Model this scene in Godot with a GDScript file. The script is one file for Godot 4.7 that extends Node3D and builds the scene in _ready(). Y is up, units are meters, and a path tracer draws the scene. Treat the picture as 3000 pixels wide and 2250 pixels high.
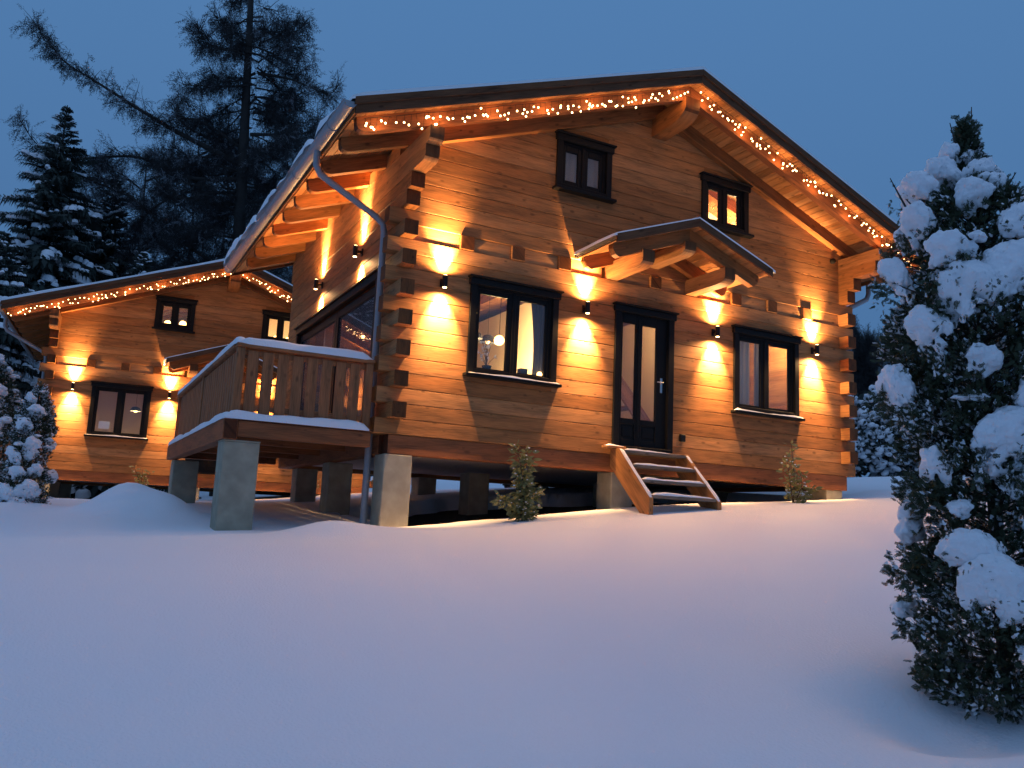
extends Node3D
# Two log chalets on pillars in deep snow at dusk, seen from the slope below.
# House axes: x to the right along the gable front, y up, z out of the front towards the viewer.

const WD := 8.66          # width of the front
const RX := 4.33          # ridge
const RTOP := 6.273       # top of the roof at the ridge
const SL := 0.37          # slope of the roof
const EAVE := 1.1         # overhang at the eaves
const ZF := 1.13          # front edge of the roof
const ZB := -7.6
const LEN := 6.25
const LH := 0.21          # height of a log course
const SILL := 0.262
const VIEW_YAW := 27.33

var rng := RandomNumberGenerator.new()
var counts := {}
var noise := FastNoiseLite.new()
var noise2 := FastNoiseLite.new()
var M := {}

# ------------------------------------------------------------------ mesh builder
class Mb:
	var v := PackedVector3Array()
	var n := PackedVector3Array()
	var uv := PackedVector2Array()
	var ix := PackedInt32Array()
	var c := PackedColorArray()
	var col := Color.WHITE
	var tinted := false
	const END := Color(0.36, 0.30, 0.27)      # sawn ends are darker than the faces
	func poly(p: Array, uvs: Array, away: Vector3) -> void:      # flat convex face, turned to face away from a point
		var nn: Vector3 = (p[1] - p[0]).cross(p[2] - p[0])
		if nn.length_squared() < 1e-16:
			nn = (p[2] - p[0]).cross(p[p.size() - 1] - p[0])
		nn = nn.normalized()
		var mid := Vector3()
		for q in p: mid += q
		mid /= p.size()
		var flip := nn.dot(mid - away) < 0.0
		if flip: nn = -nn
		var b := v.size()
		for k in p.size():
			v.append(p[k]); n.append(nn); uv.append(uvs[k]); c.append(col)
		for k in range(1, p.size() - 1):
			if flip:
				ix.append(b); ix.append(b + k); ix.append(b + k + 1)
			else:
				ix.append(b); ix.append(b + k + 1); ix.append(b + k)
	func commit() -> ArrayMesh:
		var a := []
		a.resize(Mesh.ARRAY_MAX)
		a[Mesh.ARRAY_VERTEX] = v; a[Mesh.ARRAY_NORMAL] = n; a[Mesh.ARRAY_TEX_UV] = uv; a[Mesh.ARRAY_INDEX] = ix
		if tinted and c.size() == v.size(): a[Mesh.ARRAY_COLOR] = c
		var m := ArrayMesh.new()
		m.add_surface_from_arrays(Mesh.PRIMITIVE_TRIANGLES, a)
		return m
	# chamfered box; uo shifts the grain
	func box(c: Vector3, size: Vector3, ch := 0.004, uo := Vector2.ZERO, bs := Basis.IDENTITY, ends := false) -> Mb:
		var h := size / 2.0
		ch = minf(ch, minf(h.x, minf(h.y, h.z)) * 0.9)
		var a := 0
		if h.y > h[a]: a = 1
		if h.z > h[a]: a = 2
		var w1 := (a + 1) % 3
		var w2 := (a + 2) % 3
		var P := {}
		for sx in [-1, 1]:
			for sy in [-1, 1]:
				for sz in [-1, 1]:
					var s := Vector3(sx, sy, sz)
					for f in 3:
						var p := s * (h - Vector3(ch, ch, ch))
						p[f] = s[f] * h[f]
						P[[sx, sy, sz, f]] = p
		var emit := func(keys: Array) -> void:
			var pts := []
			var us := []
			for k in keys:
				var p: Vector3 = P[k]
				pts.append(c + bs * p)
				us.append(uo + Vector2(p[a] / 4.0, (p[w1] + p[w2]) / 2.0))
			poly(pts, us, c)
		for f in 3:
			var g := (f + 1) % 3
			var k := (f + 2) % 3
			for s in [-1, 1]:
				var keys := []
				for q in [[-1, -1], [1, -1], [1, 1], [-1, 1]]:
					var key := [0, 0, 0, f]
					key[f] = s; key[g] = q[0]; key[k] = q[1]
					keys.append(key)
				if ends and f == a:
					col = END
					tinted = true
				emit.call(keys)
				col = Color.WHITE
			for s in [-1, 1]:
				for t in [-1, 1]:       # the edge along f
					var k1 := [0, 0, 0, g]; var k2 := [0, 0, 0, g]; var k3 := [0, 0, 0, k]; var k4 := [0, 0, 0, k]
					for q in [k1, k2, k3, k4]:
						q[g] = s; q[k] = t
					k1[f] = -1; k2[f] = 1; k3[f] = 1; k4[f] = -1
					emit.call([k1, k2, k3, k4])
		for sx in [-1, 1]:
			for sy in [-1, 1]:
				for sz in [-1, 1]:
					emit.call([[sx, sy, sz, 0], [sx, sy, sz, 1], [sx, sy, sz, 2]])
		return self
	# polygon in xy, pushed along z from z0 to z1, then moved by xf
	func prism(pts: PackedVector2Array, z0: float, z1: float, xf := Transform3D.IDENTITY, along := Vector2.RIGHT, uo := Vector2.ZERO, ends := true) -> Mb:
		var side := Vector2(-along.y, along.x)
		var tri := Geometry2D.triangulate_polygon(pts)
		var mid := xf * Vector3(0, 0, (z0 + z1) / 2.0)
		for z in [z0, z1]:
			var far := xf * Vector3(0, 0, (z0 + z1) - z)
			far += (far - xf * Vector3(0, 0, z)) * 100.0
			for k in range(0, tri.size(), 3):
				var p := []
				var us := []
				for q in 3:
					var t := pts[tri[k + q]]
					p.append(xf * Vector3(t.x, t.y, z)); us.append(uo + Vector2(t.dot(along) / 4.0, t.dot(side) / 2.0))
				poly(p, us, far)
		var ccw := not Geometry2D.is_polygon_clockwise(pts)
		for k in pts.size():
			var a := pts[k]
			var b := pts[(k + 1) % pts.size()]
			var out := Vector2(b.y - a.y, a.x - b.x).normalized() * (1.0 if ccw else -1.0)
			var m2 := (a + b) / 2.0 - out
			if ends and absf(out.dot(along)) > 0.8:
				col = END
				tinted = true
			poly([xf * Vector3(a.x, a.y, z0), xf * Vector3(b.x, b.y, z0), xf * Vector3(b.x, b.y, z1), xf * Vector3(a.x, a.y, z1)],
				[uo + Vector2(a.dot(along) / 4.0, z0 / 2.0), uo + Vector2(b.dot(along) / 4.0, z0 / 2.0), uo + Vector2(b.dot(along) / 4.0, z1 / 2.0), uo + Vector2(a.dot(along) / 4.0, z1 / 2.0)],
				xf * Vector3(m2.x, m2.y, (z0 + z1) / 2.0))
			col = Color.WHITE
		return self
	# a log along x: front face at z = 0, thickness t, ends that may slant
	func log_bar(xa0: float, xa1: float, xb0: float, xb1: float, y0: float, y1: float, t: float, ch: float, uo: Vector2, xf := Transform3D.IDENTITY) -> Mb:
		var pr := [Vector2(y0, -t), Vector2(y0, -ch), Vector2(y0 + ch * 0.8, 0), Vector2(y1 - ch * 0.8, 0), Vector2(y1, -ch), Vector2(y1, -t)]
		var L := []
		var R := []
		var arc := 0.0
		var us := []
		for k in 6:
			var q: Vector2 = pr[k]
			var f := clampf((q.x - y0) / maxf(y1 - y0, 1e-4), 0, 1)
			L.append(xf * Vector3(lerpf(xa0, xa1, f), q.x, q.y)); R.append(xf * Vector3(lerpf(xb0, xb1, f), q.x, q.y))
			if k: arc += q.distance_to(pr[k - 1])
			us.append([uo + Vector2(lerpf(xa0, xa1, f) / 4.0, arc / 2.0), uo + Vector2(lerpf(xb0, xb1, f) / 4.0, arc / 2.0)])
		var mid := xf * Vector3((xa0 + xb0 + xa1 + xb1) / 4.0, (y0 + y1) / 2.0, -t / 2.0)
		for k in 6:
			var j := (k + 1) % 6
			poly([L[k], R[k], R[j], L[j]], [us[k][0], us[k][1], us[j][1], us[j][0]], mid)
		col = END
		tinted = true
		for e in [L, R]:
			var ue := []
			for k in 6: ue.append(uo + Vector2(pr[k].x / 2.0, pr[k].y / 2.0))
			poly(e, ue, mid)
		col = Color.WHITE
		return self
	# round tube along a line of points
	func tube(pts: Array, rad: Array, sides := 8, capped := true) -> Mb:
		var rings := []
		var t0: Vector3 = (pts[1] - pts[0]).normalized()
		var up := Vector3.UP if absf(t0.y) < 0.9 else Vector3.RIGHT
		var x := t0.cross(up).normalized()
		for k in pts.size():
			var t: Vector3 = (pts[mini(k + 1, pts.size() - 1)] - pts[maxi(k - 1, 0)]).normalized()
			x = (x - t * x.dot(t)).normalized()
			var y := t.cross(x)
			var b := v.size()
			for s in sides + 1:
				var a := TAU * s / sides
				var d := x * cos(a) + y * sin(a)
				v.append(pts[k] + d * rad[k]); n.append(d); uv.append(Vector2(float(s) / sides * 0.3, k * 0.2))
			rings.append(b)
		for k in pts.size() - 1:
			for s in sides:
				var a: int = rings[k] + s
				var b: int = rings[k + 1] + s
				for q in [a, b, a + 1, b, b + 1, a + 1]: ix.append(q)
		if capped:
			for e in [0, pts.size() - 1]:
				var ring := []
				var us := []
				for s in sides:
					ring.append(v[rings[e] + s]); us.append(Vector2())
				var inner: int = 1 if e == 0 else pts.size() - 2
				poly(ring, us, pts[inner])
		return self
	# a grid of points (rows of equal length), smooth
	func grid(rows: Array, flip := false) -> Mb:
		var b := v.size()
		var w: int = rows[0].size()
		for r in rows.size():
			for c in w:
				var dx: Vector3 = rows[r][mini(c + 1, w - 1)] - rows[r][maxi(c - 1, 0)]
				var dy: Vector3 = rows[mini(r + 1, rows.size() - 1)][c] - rows[maxi(r - 1, 0)][c]
				var nn := dx.cross(dy).normalized()
				v.append(rows[r][c]); n.append(-nn if flip else nn); uv.append(Vector2(rows[r][c].x, rows[r][c].z))
		for r in rows.size() - 1:
			for c in w - 1:
				var a := b + r * w + c
				for q in ([a, a + 1, a + w, a + 1, a + w + 1, a + w] if flip else [a, a + w, a + 1, a + 1, a + w, a + w + 1]): ix.append(q)
		return self

# ------------------------------------------------------------------ naming helpers
func numbered(parent: Node, called: String) -> String:
	var key := "%d/%s" % [parent.get_instance_id(), called]
	var k: int = counts.get(key, 0)
	counts[key] = k + 1
	return called if k == 0 else "%s_%03d" % [called, k]

func part(called: String, mesh: Mesh, m: Material, parent: Node, xf := Transform3D.IDENTITY) -> MeshInstance3D:
	var o := MeshInstance3D.new()
	o.name = numbered(parent, called)
	o.mesh = mesh
	o.material_override = m
	o.transform = xf
	parent.add_child(o, true)
	return o

func thing(called: String, label: String, category: String, at := Vector3.ZERO, turn := 0.0, group := "") -> Node3D:
	var o := Node3D.new()
	o.name = numbered(self, called)
	add_child(o, true)
	o.position = at
	o.rotation.y = turn
	tag(o, label, category, group)
	return o

func tag(o: Node, label: String, category: String, group := "") -> Node:
	o.set_meta("label", label)
	o.set_meta("category", category)
	if group: o.set_meta("group", group)
	return o

func struct(called: String, mesh: Mesh, m: Material) -> MeshInstance3D:
	var o := part(called, mesh, m, self)
	o.set_meta("kind", "structure")
	return o

func dup(o: Node3D, at: Vector3, turn: float, label: String) -> Node3D:
	var c: Node3D = o.duplicate()
	c.name = numbered(self, String(o.name))
	add_child(c, true)
	c.position = at
	c.rotation.y = turn
	c.set_meta("label", label)
	return c

func copies(called: String, mesh: Mesh, m: Material, parent: Node, xs: Array) -> MultiMeshInstance3D:
	var mm := MultiMesh.new()
	mm.transform_format = MultiMesh.TRANSFORM_3D
	mm.mesh = mesh
	mm.instance_count = xs.size()
	for k in xs.size(): mm.set_instance_transform(k, xs[k])
	var o := MultiMeshInstance3D.new()
	o.name = numbered(parent, called)
	o.multimesh = mm
	o.material_override = m
	o.set_meta("kind", "stuff")
	parent.add_child(o, true)
	return o

func bx(c: Vector3, size: Vector3, ch := 0.004) -> ArrayMesh:
	return Mb.new().box(c, size, ch, Vector2(rng.randf(), rng.randf()), Basis.IDENTITY, maxf(size.x, maxf(size.y, size.z)) > 0.9).commit()

func bar_box(c: Vector3, size: Vector3, bs: Basis, ch := 0.004) -> ArrayMesh:
	return Mb.new().box(c, size, ch, Vector2(rng.randf(), rng.randf()), bs).commit()

# ------------------------------------------------------------------ materials
func lin(r: float, g: float, b: float) -> Color:
	return Color(r, g, b).linear_to_srgb()

func mat(c: Color, rough := 0.7, metal := 0.0) -> StandardMaterial3D:
	var m := StandardMaterial3D.new()
	m.albedo_color = c
	m.roughness = rough
	m.metallic = metal
	return m

func wood_image() -> ImageTexture:
	var W := 1024
	var H := 512
	var im := Image.create(W, H, false, Image.FORMAT_RGB8)
	var n1 := FastNoiseLite.new(); n1.seed = 5; n1.frequency = 1.0; n1.fractal_octaves = 3
	var n2 := FastNoiseLite.new(); n2.seed = 9; n2.frequency = 1.0; n2.fractal_octaves = 2
	var r := RandomNumberGenerator.new(); r.seed = 77
	var knots := []
	for k in 70: knots.append([r.randf() * W, r.randf() * H, r.randf_range(2.0, 5.0), r.randf_range(0.35, 0.8)])
	var cell := {}
	for k in knots:
		for ox in [-W, 0, W]:
			for oy in [-H, 0, H]:
				var kx: float = k[0] + ox
				var ky: float = k[1] + oy
				for cx in range(int(floor((kx - 40) / 64)), int(floor((kx + 40) / 64)) + 1):
					for cy in range(int(floor((ky - 24) / 64)), int(floor((ky + 24) / 64)) + 1):
						var key := cx * 1000 + cy
						if not cell.has(key): cell[key] = []
						cell[key].append([kx, ky, k[2], k[3]])
	for y in H:
		for x in W:
			var bend := 0.0
			var dark := 0.0
			var key := (x / 64) * 1000 + y / 64
			for k in cell.get(key, []):
				var dx: float = (x - k[0]) * 0.5
				var dy: float = y - k[1]
				var d := sqrt(dx * dx + dy * dy)
				var s: float = k[2]
				bend += exp(-d * d / (s * s * 6.0)) * signf(dy) * 3.0
				dark = maxf(dark, k[3] * clampf(1.6 - d / s, 0.0, 1.0))
			var fx := float(x) / W
			var g := 0.0
			var tone := 0.0
			for e in 2:      # two copies blended so that the picture repeats along the grain
				var xx := (fx - e) * 1024.0
				var wgt := (1.0 - fx) if e == 0 else fx
				g += wgt * n1.get_noise_2d(xx * 0.012 + e * 0.0, (y + bend) * 0.22)
				tone += wgt * n2.get_noise_2d(xx * 0.004 + 300.0, y * 0.03 + 40.0)
			var l := 0.78 + 0.36 * g + 0.36 * tone
			l *= 1.0 - dark * 0.72
			l = clampf(l, 0.08, 1.0)
			var warm := clampf(tone * 0.25 - dark * 0.1, -0.15, 0.15)
			im.set_pixel(x, y, Color(l, l * (0.965 - warm * 0.3), l * (0.92 - warm * 0.6)).linear_to_srgb())
	return ImageTexture.create_from_image(im)

func noise_tex(freq: float, lo: float, hi: float, seed_: int, size := 256, oct := 4) -> NoiseTexture2D:
	var t := NoiseTexture2D.new()
	var f := FastNoiseLite.new()
	f.seed = seed_; f.frequency = freq; f.fractal_octaves = oct
	t.noise = f; t.width = size; t.height = size; t.seamless = true
	var g := Gradient.new()
	g.set_color(0, Color(lo, lo, lo)); g.set_color(1, Color(hi, hi, hi))
	t.color_ramp = g
	return t

func make_materials() -> void:
	var wt := wood_image()
	var tints := [[0.47, 0.224, 0.086], [0.42, 0.192, 0.070], [0.51, 0.252, 0.102], [0.38, 0.166, 0.058]]
	for k in 4:
		var m := mat(lin(tints[k][0], tints[k][1], tints[k][2]), 0.6)
		m.albedo_texture = wt
		m.heightmap_enabled = true; m.heightmap_texture = wt; m.heightmap_scale = 0.12
		M["wood%d" % k] = m
	M.beam = mat(lin(0.32, 0.12, 0.05), 0.6); M.beam.albedo_texture = wt
	M.rafter = mat(lin(0.40, 0.165, 0.055), 0.6); M.rafter.albedo_texture = wt
	M.rail = mat(lin(0.42, 0.178, 0.080), 0.65); M.rail.albedo_texture = wt
	M.pale = mat(lin(0.50, 0.26, 0.11), 0.6); M.pale.albedo_texture = wt
	M.barge = mat(lin(0.19, 0.09, 0.05), 0.7); M.barge.albedo_texture = wt
	M.slat = mat(lin(0.24, 0.21, 0.18), 0.8); M.slat.albedo_texture = wt
	M.roof = mat(lin(0.05, 0.04, 0.035), 0.8)
	M.frame = mat(lin(0.013, 0.013, 0.013), 0.5)
	M.lamp = mat(lin(0.012, 0.012, 0.012), 0.4)
	M.zinc = mat(lin(0.30, 0.31, 0.33), 0.5, 0.25)
	M.zinc.roughness_texture = noise_tex(0.02, 0.6, 1.0, 4)
	M.zinc.uv1_triplanar = true
	M.concrete = mat(lin(0.43, 0.39, 0.285), 0.9)
	M.concrete.albedo_texture = noise_tex(0.012, 0.84, 1.0, 21, 256, 6)
	M.concrete.uv1_triplanar = true; M.concrete.uv1_scale = Vector3(1.1, 1.1, 1.1)
	M.concrete.heightmap_enabled = true; M.concrete.heightmap_texture = M.concrete.albedo_texture; M.concrete.heightmap_scale = 0.3
	M.snow = mat(lin(0.84, 0.865, 0.90), 0.75)
	M.snow.heightmap_enabled = true; M.snow.heightmap_texture = noise_tex(0.05, 0.0, 1.0, 31, 512, 5); M.snow.heightmap_scale = 0.5
	M.snow.uv1_triplanar = true; M.snow.uv1_world_triplanar = true; M.snow.uv1_scale = Vector3(1.3, 1.3, 1.3)
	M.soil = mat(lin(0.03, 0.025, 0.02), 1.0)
	M.soil.heightmap_enabled = true; M.soil.heightmap_texture = M.snow.heightmap_texture; M.soil.heightmap_scale = 4.0
	M.soil.uv1_triplanar = true; M.soil.uv1_world_triplanar = true
	M.bark = mat(lin(0.040, 0.034, 0.030), 0.95)
	M.twig = mat(lin(0.030, 0.030, 0.031), 0.95)
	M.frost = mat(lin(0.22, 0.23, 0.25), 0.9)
	M.thuja = mat(lin(0.034, 0.050, 0.024), 0.7)
	M.thuja.backlight_enabled = true; M.thuja.backlight = Color(0.12, 0.14, 0.06)
	M.thuja_b = mat(lin(0.060, 0.064, 0.030), 0.75)
	M.spruce = mat(lin(0.030, 0.042, 0.034), 0.85)
	M.leaf = mat(lin(0.20, 0.20, 0.075), 0.45)
	M.leaf.backlight_enabled = true; M.leaf.backlight = Color(0.2, 0.22, 0.08)
	M.stem = mat(lin(0.10, 0.07, 0.04), 0.8)
	M.plaster = mat(lin(0.66, 0.52, 0.33), 0.8)
	M.floor = mat(lin(0.30, 0.17, 0.08), 0.5); M.floor.albedo_texture = wt
	M.curtain_dark = mat(lin(0.03, 0.028, 0.027), 0.95)
	M.curtain_grey = mat(lin(0.09, 0.085, 0.08), 0.95)
	M.curtain_pale = mat(lin(0.42, 0.38, 0.34), 0.95)
	M.curtain_pale.backlight_enabled = true; M.curtain_pale.backlight = Color(0.4, 0.4, 0.4)
	M.board = mat(lin(0.62, 0.62, 0.64), 0.9)
	M.white = mat(lin(0.75, 0.74, 0.70), 0.6)
	M.steel = mat(lin(0.6, 0.6, 0.6), 0.3, 1.0)
	var g := mat(Color(0.9, 0.95, 1.0, 0.05), 0.02)
	g.transparency = BaseMaterial3D.TRANSPARENCY_ALPHA
	g.metallic_specular = 0.36
	M.glass = g
	for k in M:
		if M[k].albedo_texture == wt:
			M[k].vertex_color_use_as_albedo = true
			M[k].metallic_specular = 0.3
	M.barge.metallic_specular = 0.15
	M.frame.metallic_specular = 0.22
	M.lamp.metallic_specular = 0.3
	M.lens = glow(Color(1.0, 0.80, 0.52), 14.0)
	M.bulb = glow(Color(1.0, 0.80, 0.52), 11.0)
	M.globe = glow(Color(1.0, 0.76, 0.42), 7.0)

func glow(c: Color, e: float) -> StandardMaterial3D:
	var m := mat(Color(0.9, 0.9, 0.9), 0.5)
	m.emission_enabled = true
	m.emission = c
	m.emission_energy_multiplier = e
	return m

func omni(parent: Node, at: Vector3, e: float, c := Color(1.0, 0.78, 0.5), r := 0.03) -> OmniLight3D:
	var l := OmniLight3D.new()
	l.name = numbered(parent, "bulb_light")
	l.light_energy = e; l.light_color = c; l.omni_range = 12.0; l.omni_attenuation = 2.0; l.light_size = r; l.shadow_enabled = true
	parent.add_child(l, true)
	l.position = at
	return l

func spot(parent: Node, at: Vector3, towards: Vector3, e: float, angle: float, c: Color, r := 0.02, blend := 1.0) -> SpotLight3D:
	var l := SpotLight3D.new()
	l.name = numbered(parent, "beam_light")
	l.light_energy = e; l.light_color = c; l.spot_range = 14.0; l.spot_attenuation = 2.0; l.spot_angle = angle; l.spot_angle_attenuation = blend; l.light_size = r; l.shadow_enabled = true
	parent.add_child(l, true)
	l.transform = Transform3D(Basis.looking_at(towards, Vector3.RIGHT if absf(towards.y) > 0.9 else Vector3.UP), at)
	return l

# ------------------------------------------------------------------ the chalet
func roof_y(x: float) -> float:
	return RTOP - SL * absf(x - RX)

func wood() -> Material:
	return M["wood%d" % rng.randi_range(0, 3)]

# a rounded strip of snow lying along a line, uneven in height
func snow_strip(a: Vector3, b: Vector3, wide: float, high: float, seed_: float, rag := 0.35, lip := 0.0) -> ArrayMesh:
	var d := (b - a)
	var n := maxi(6, int(d.length() / 0.07))
	var side := d.normalized().cross(Vector3.UP).normalized()
	var up := side.cross(d.normalized())
	var rows := []
	for k in n + 1:
		var f := float(k) / n
		var edge := minf(f, 1.0 - f) * d.length()
		var tap := smoothstep(0.0, high * 1.2, edge) * 0.9 + 0.1
		var nz := noise.get_noise_2d(f * d.length() * 9.0 + seed_ * 31.0, seed_ * 17.0)
		var nz2 := noise.get_noise_2d(f * d.length() * 17.0 + seed_ * 11.0, seed_ * 7.0 + 50.0)
		var h := high * (1.0 + rag * nz * 1.6) * tap
		var w := wide * (1.0 + rag * 0.35 * nz2) * (0.7 + 0.3 * tap)
		var c := a + d * f
		var row := []
		for j in 9:
			var t := PI * j / 8.0
			var u := -cos(t)
			var hh := pow(maxf(sin(t), 0.0), 0.6) * h - (lip if (j == 0 or j == 8) else 0.0)
			row.append(c + side * (u * w / 2.0) + up * hh)
		rows.append(row)
	var m := Mb.new().grid(rows)
	m = fix_out(m, (a + b) / 2.0 - Vector3(0, high, 0))
	for e in [0, n]:
		var us := []
		for q in rows[e]: us.append(Vector2(q.x, q.z))
		m.poly(rows[e], us, (a + b) / 2.0)
	return m.commit()

func fix_out(m: Mb, from: Vector3) -> Mb:      # turn a shell so that its normals point away from a point
	var s := 0.0
	for k in m.v.size(): s += signf(m.n[k].dot(m.v[k] - from))
	if s < 0.0:
		for k in m.n.size(): m.n[k] = -m.n[k]
		for k in range(0, m.ix.size(), 3):
			var t := m.ix[k + 1]
			m.ix[k + 1] = m.ix[k + 2]; m.ix[k + 2] = t
	return m

func log_part(called: String, parent: Node, a0: float, a1: float, b0: float, b1: float, y0: float, y1: float, xf := Transform3D.IDENTITY, ch := 0.011, m: Material = null) -> void:
	if b0 - a0 < 0.01 and b1 - a1 < 0.01: return
	part(called, Mb.new().log_bar(a0, a1, b0, b1, y0, y1, 0.2, ch, Vector2(rng.randf(), rng.randf()), xf).commit(), m if m else wood(), parent)

# logs of one course, cut round the openings [x0, x1, y0, y1]
func course(called: String, parent: Node, x0: float, x1: float, y0: float, y1: float, holes: Array, xf: Transform3D) -> void:
	var cuts := []
	for h in holes:
		if h[2] < y1 - 0.004 and h[3] > y0 + 0.004: cuts.append(h)
	cuts.sort_custom(func(a, b): return a[0] < b[0])
	var at := x0
	for h in cuts:
		log_part(called, parent, at, at, h[0], h[0], y0, y1, xf)
		if h[2] - y0 > 0.012: log_part(called, parent, h[0] + 0.002, h[0] + 0.002, h[1] - 0.002, h[1] - 0.002, y0, h[2], xf, 0.004)
		if y1 - h[3] > 0.012: log_part(called, parent, h[0] + 0.002, h[0] + 0.002, h[1] - 0.002, h[1] - 0.002, h[3], y1, xf, 0.004)
		at = h[1]
	log_part(called, parent, at, at, x1, x1, y0, y1, xf)

func window(parent: Node, x0: float, x1: float, y0: float, y1: float, stile: float, mid: float, rail_t: float, rail_b: float, snowy: bool, seed_: float) -> void:
	var t := Mb.new()
	t.box(Vector3(x0 + 0.05, (y0 + y1) / 2.0 - 0.04, 0.0), Vector3(0.10, y1 - y0 - 0.08, 0.07), 0.006)
	t.box(Vector3(x1 - 0.05, (y0 + y1) / 2.0 - 0.04, 0.0), Vector3(0.10, y1 - y0 - 0.08, 0.07), 0.006)
	t.box(Vector3((x0 + x1) / 2.0, y1 - 0.06, 0.01), Vector3(x1 - x0 + 0.05, 0.10, 0.10), 0.008)
	t.box(Vector3((x0 + x1) / 2.0, y1 + 0.005, 0.02), Vector3(x1 - x0 + 0.10, 0.028, 0.16), 0.01)
	t.box(Vector3((x0 + x1) / 2.0, y0 + 0.045, 0.0), Vector3(x1 - x0 - 0.2, 0.09, 0.06), 0.006)
	var w := part("window", t.commit(), M.frame, parent)
	var f := Mb.new()
	var gl := [[x0 + stile, (x0 + x1 - mid) / 2.0], [(x0 + x1 + mid) / 2.0, x1 - stile]]
	var gy0 := y0 + rail_b
	var gy1 := y1 - rail_t
	# outer frame and, set back from it, two sashes
	f.box(Vector3(x0 + 0.115, (y0 + y1) / 2.0, -0.045), Vector3(0.05, y1 - y0 - 0.06, 0.06), 0.005)
	f.box(Vector3(x1 - 0.115, (y0 + y1) / 2.0, -0.045), Vector3(0.05, y1 - y0 - 0.06, 0.06), 0.005)
	f.box(Vector3((x0 + x1) / 2.0, y1 - 0.115, -0.046), Vector3(x1 - x0 - 0.28, 0.05, 0.06), 0.005)
	f.box(Vector3((x0 + x1) / 2.0, y0 + 0.075, -0.046), Vector3(x1 - x0 - 0.28, 0.05, 0.06), 0.005)
	for k in 2:
		var a: float = gl[k][0]
		var b: float = gl[k][1]
		var oa := x0 + 0.13 if k == 0 else (x0 + x1) / 2.0 + 0.003
		var ob := (x0 + x1) / 2.0 - 0.003 if k == 0 else x1 - 0.13
		f.box(Vector3((oa + a) / 2.0, (y0 + y1) / 2.0, -0.06), Vector3(a - oa, y1 - y0 - 0.16, 0.05), 0.008)
		f.box(Vector3((ob + b) / 2.0, (y0 + y1) / 2.0, -0.06), Vector3(ob - b, y1 - y0 - 0.16, 0.05), 0.008)
		f.box(Vector3((a + b) / 2.0, (gy1 + y1 - 0.08) / 2.0, -0.061), Vector3(b - a, y1 - 0.08 - gy1, 0.05), 0.008)
		f.box(Vector3((a + b) / 2.0, (gy0 + y0 + 0.08) / 2.0, -0.061), Vector3(b - a, gy0 - y0 - 0.08, 0.05), 0.008)
	f.box(Vector3((x0 + x1) / 2.0, (y0 + y1) / 2.0, -0.025), Vector3(0.055, y1 - y0 - 0.2, 0.022), 0.008)
	part("window_frame", f.commit(), M.frame, w)
	for k in 2:
		part("pane", bx(Vector3((gl[k][0] + gl[k][1]) / 2.0, (gy0 + gy1) / 2.0, -0.065), Vector3(gl[k][1] - gl[k][0] + 0.02, gy1 - gy0 + 0.02, 0.004), 0.001), M.glass, w)
	part("window_sill", bx(Vector3((x0 + x1) / 2.0, y0 - 0.018, 0.045), Vector3(x1 - x0 + 0.10, 0.045, 0.15), 0.006), M.frame, w)
	if snowy:
		part("sill_snow", snow_strip(Vector3(x0 - 0.04, y0 + 0.003, 0.085), Vector3(x1 + 0.04, y0 + 0.003, 0.085), 0.065, 0.026, seed_, 0.9), M.snow, w)

func rafter(parent: Node, right: bool, z: float, thick: float, m: Material) -> void:
	var p := PackedVector2Array()
	var x0 := -1.0
	var top := 0.152
	var bot := 0.37
	p.append(Vector2(x0, roof_y(x0) - top))
	p.append(Vector2(x0, roof_y(x0) - top - 0.07))
	for k in 6:
		var t := PI / 2.0 * k / 5.0
		p.append(Vector2(x0 + 0.16 * (1.0 - cos(t)), roof_y(x0) - top - 0.07 - (bot - top - 0.07) * sin(t) + 0.16 * (1.0 - cos(t)) * SL))
	p.append(Vector2(RX - 0.002, RTOP - bot))
	p.append(Vector2(RX - 0.002, RTOP - top))
	var xf := Transform3D.IDENTITY
	if right: xf = Transform3D(Basis(Vector3(-1, 0, 0), Vector3(0, 1, 0), Vector3(0, 0, 1)), Vector3(2.0 * RX, 0, 0))
	part("rafter", Mb.new().prism(p, z - thick / 2.0, z + thick / 2.0, xf, Vector2(1, SL).normalized(), Vector2(rng.randf(), rng.randf())).commit(), m, parent)

# strip along the slope between two vertical depths below the roof plane
func slope_board(called: String, parent: Node, right: bool, x0: float, d0: float, d1: float, z0: float, z1: float, m: Material, rx := RX, rtop := RTOP, sl := SL) -> MeshInstance3D:
	var e := rtop - sl * absf(x0 - rx)
	var p := PackedVector2Array([Vector2(x0, e - d1), Vector2(rx - 0.001, rtop - d1), Vector2(rx - 0.001, rtop - d0), Vector2(x0, e - d0)])
	var xf := Transform3D.IDENTITY
	if right: xf = Transform3D(Basis(Vector3(-1, 0, 0), Vector3(0, 1, 0), Vector3(0, 0, 1)), Vector3(2.0 * rx, 0, 0))
	return part(called, Mb.new().prism(p, z0, z1, xf, Vector2(1, sl).normalized(), Vector2(rng.randf(), rng.randf())).commit(), m, parent)

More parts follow.
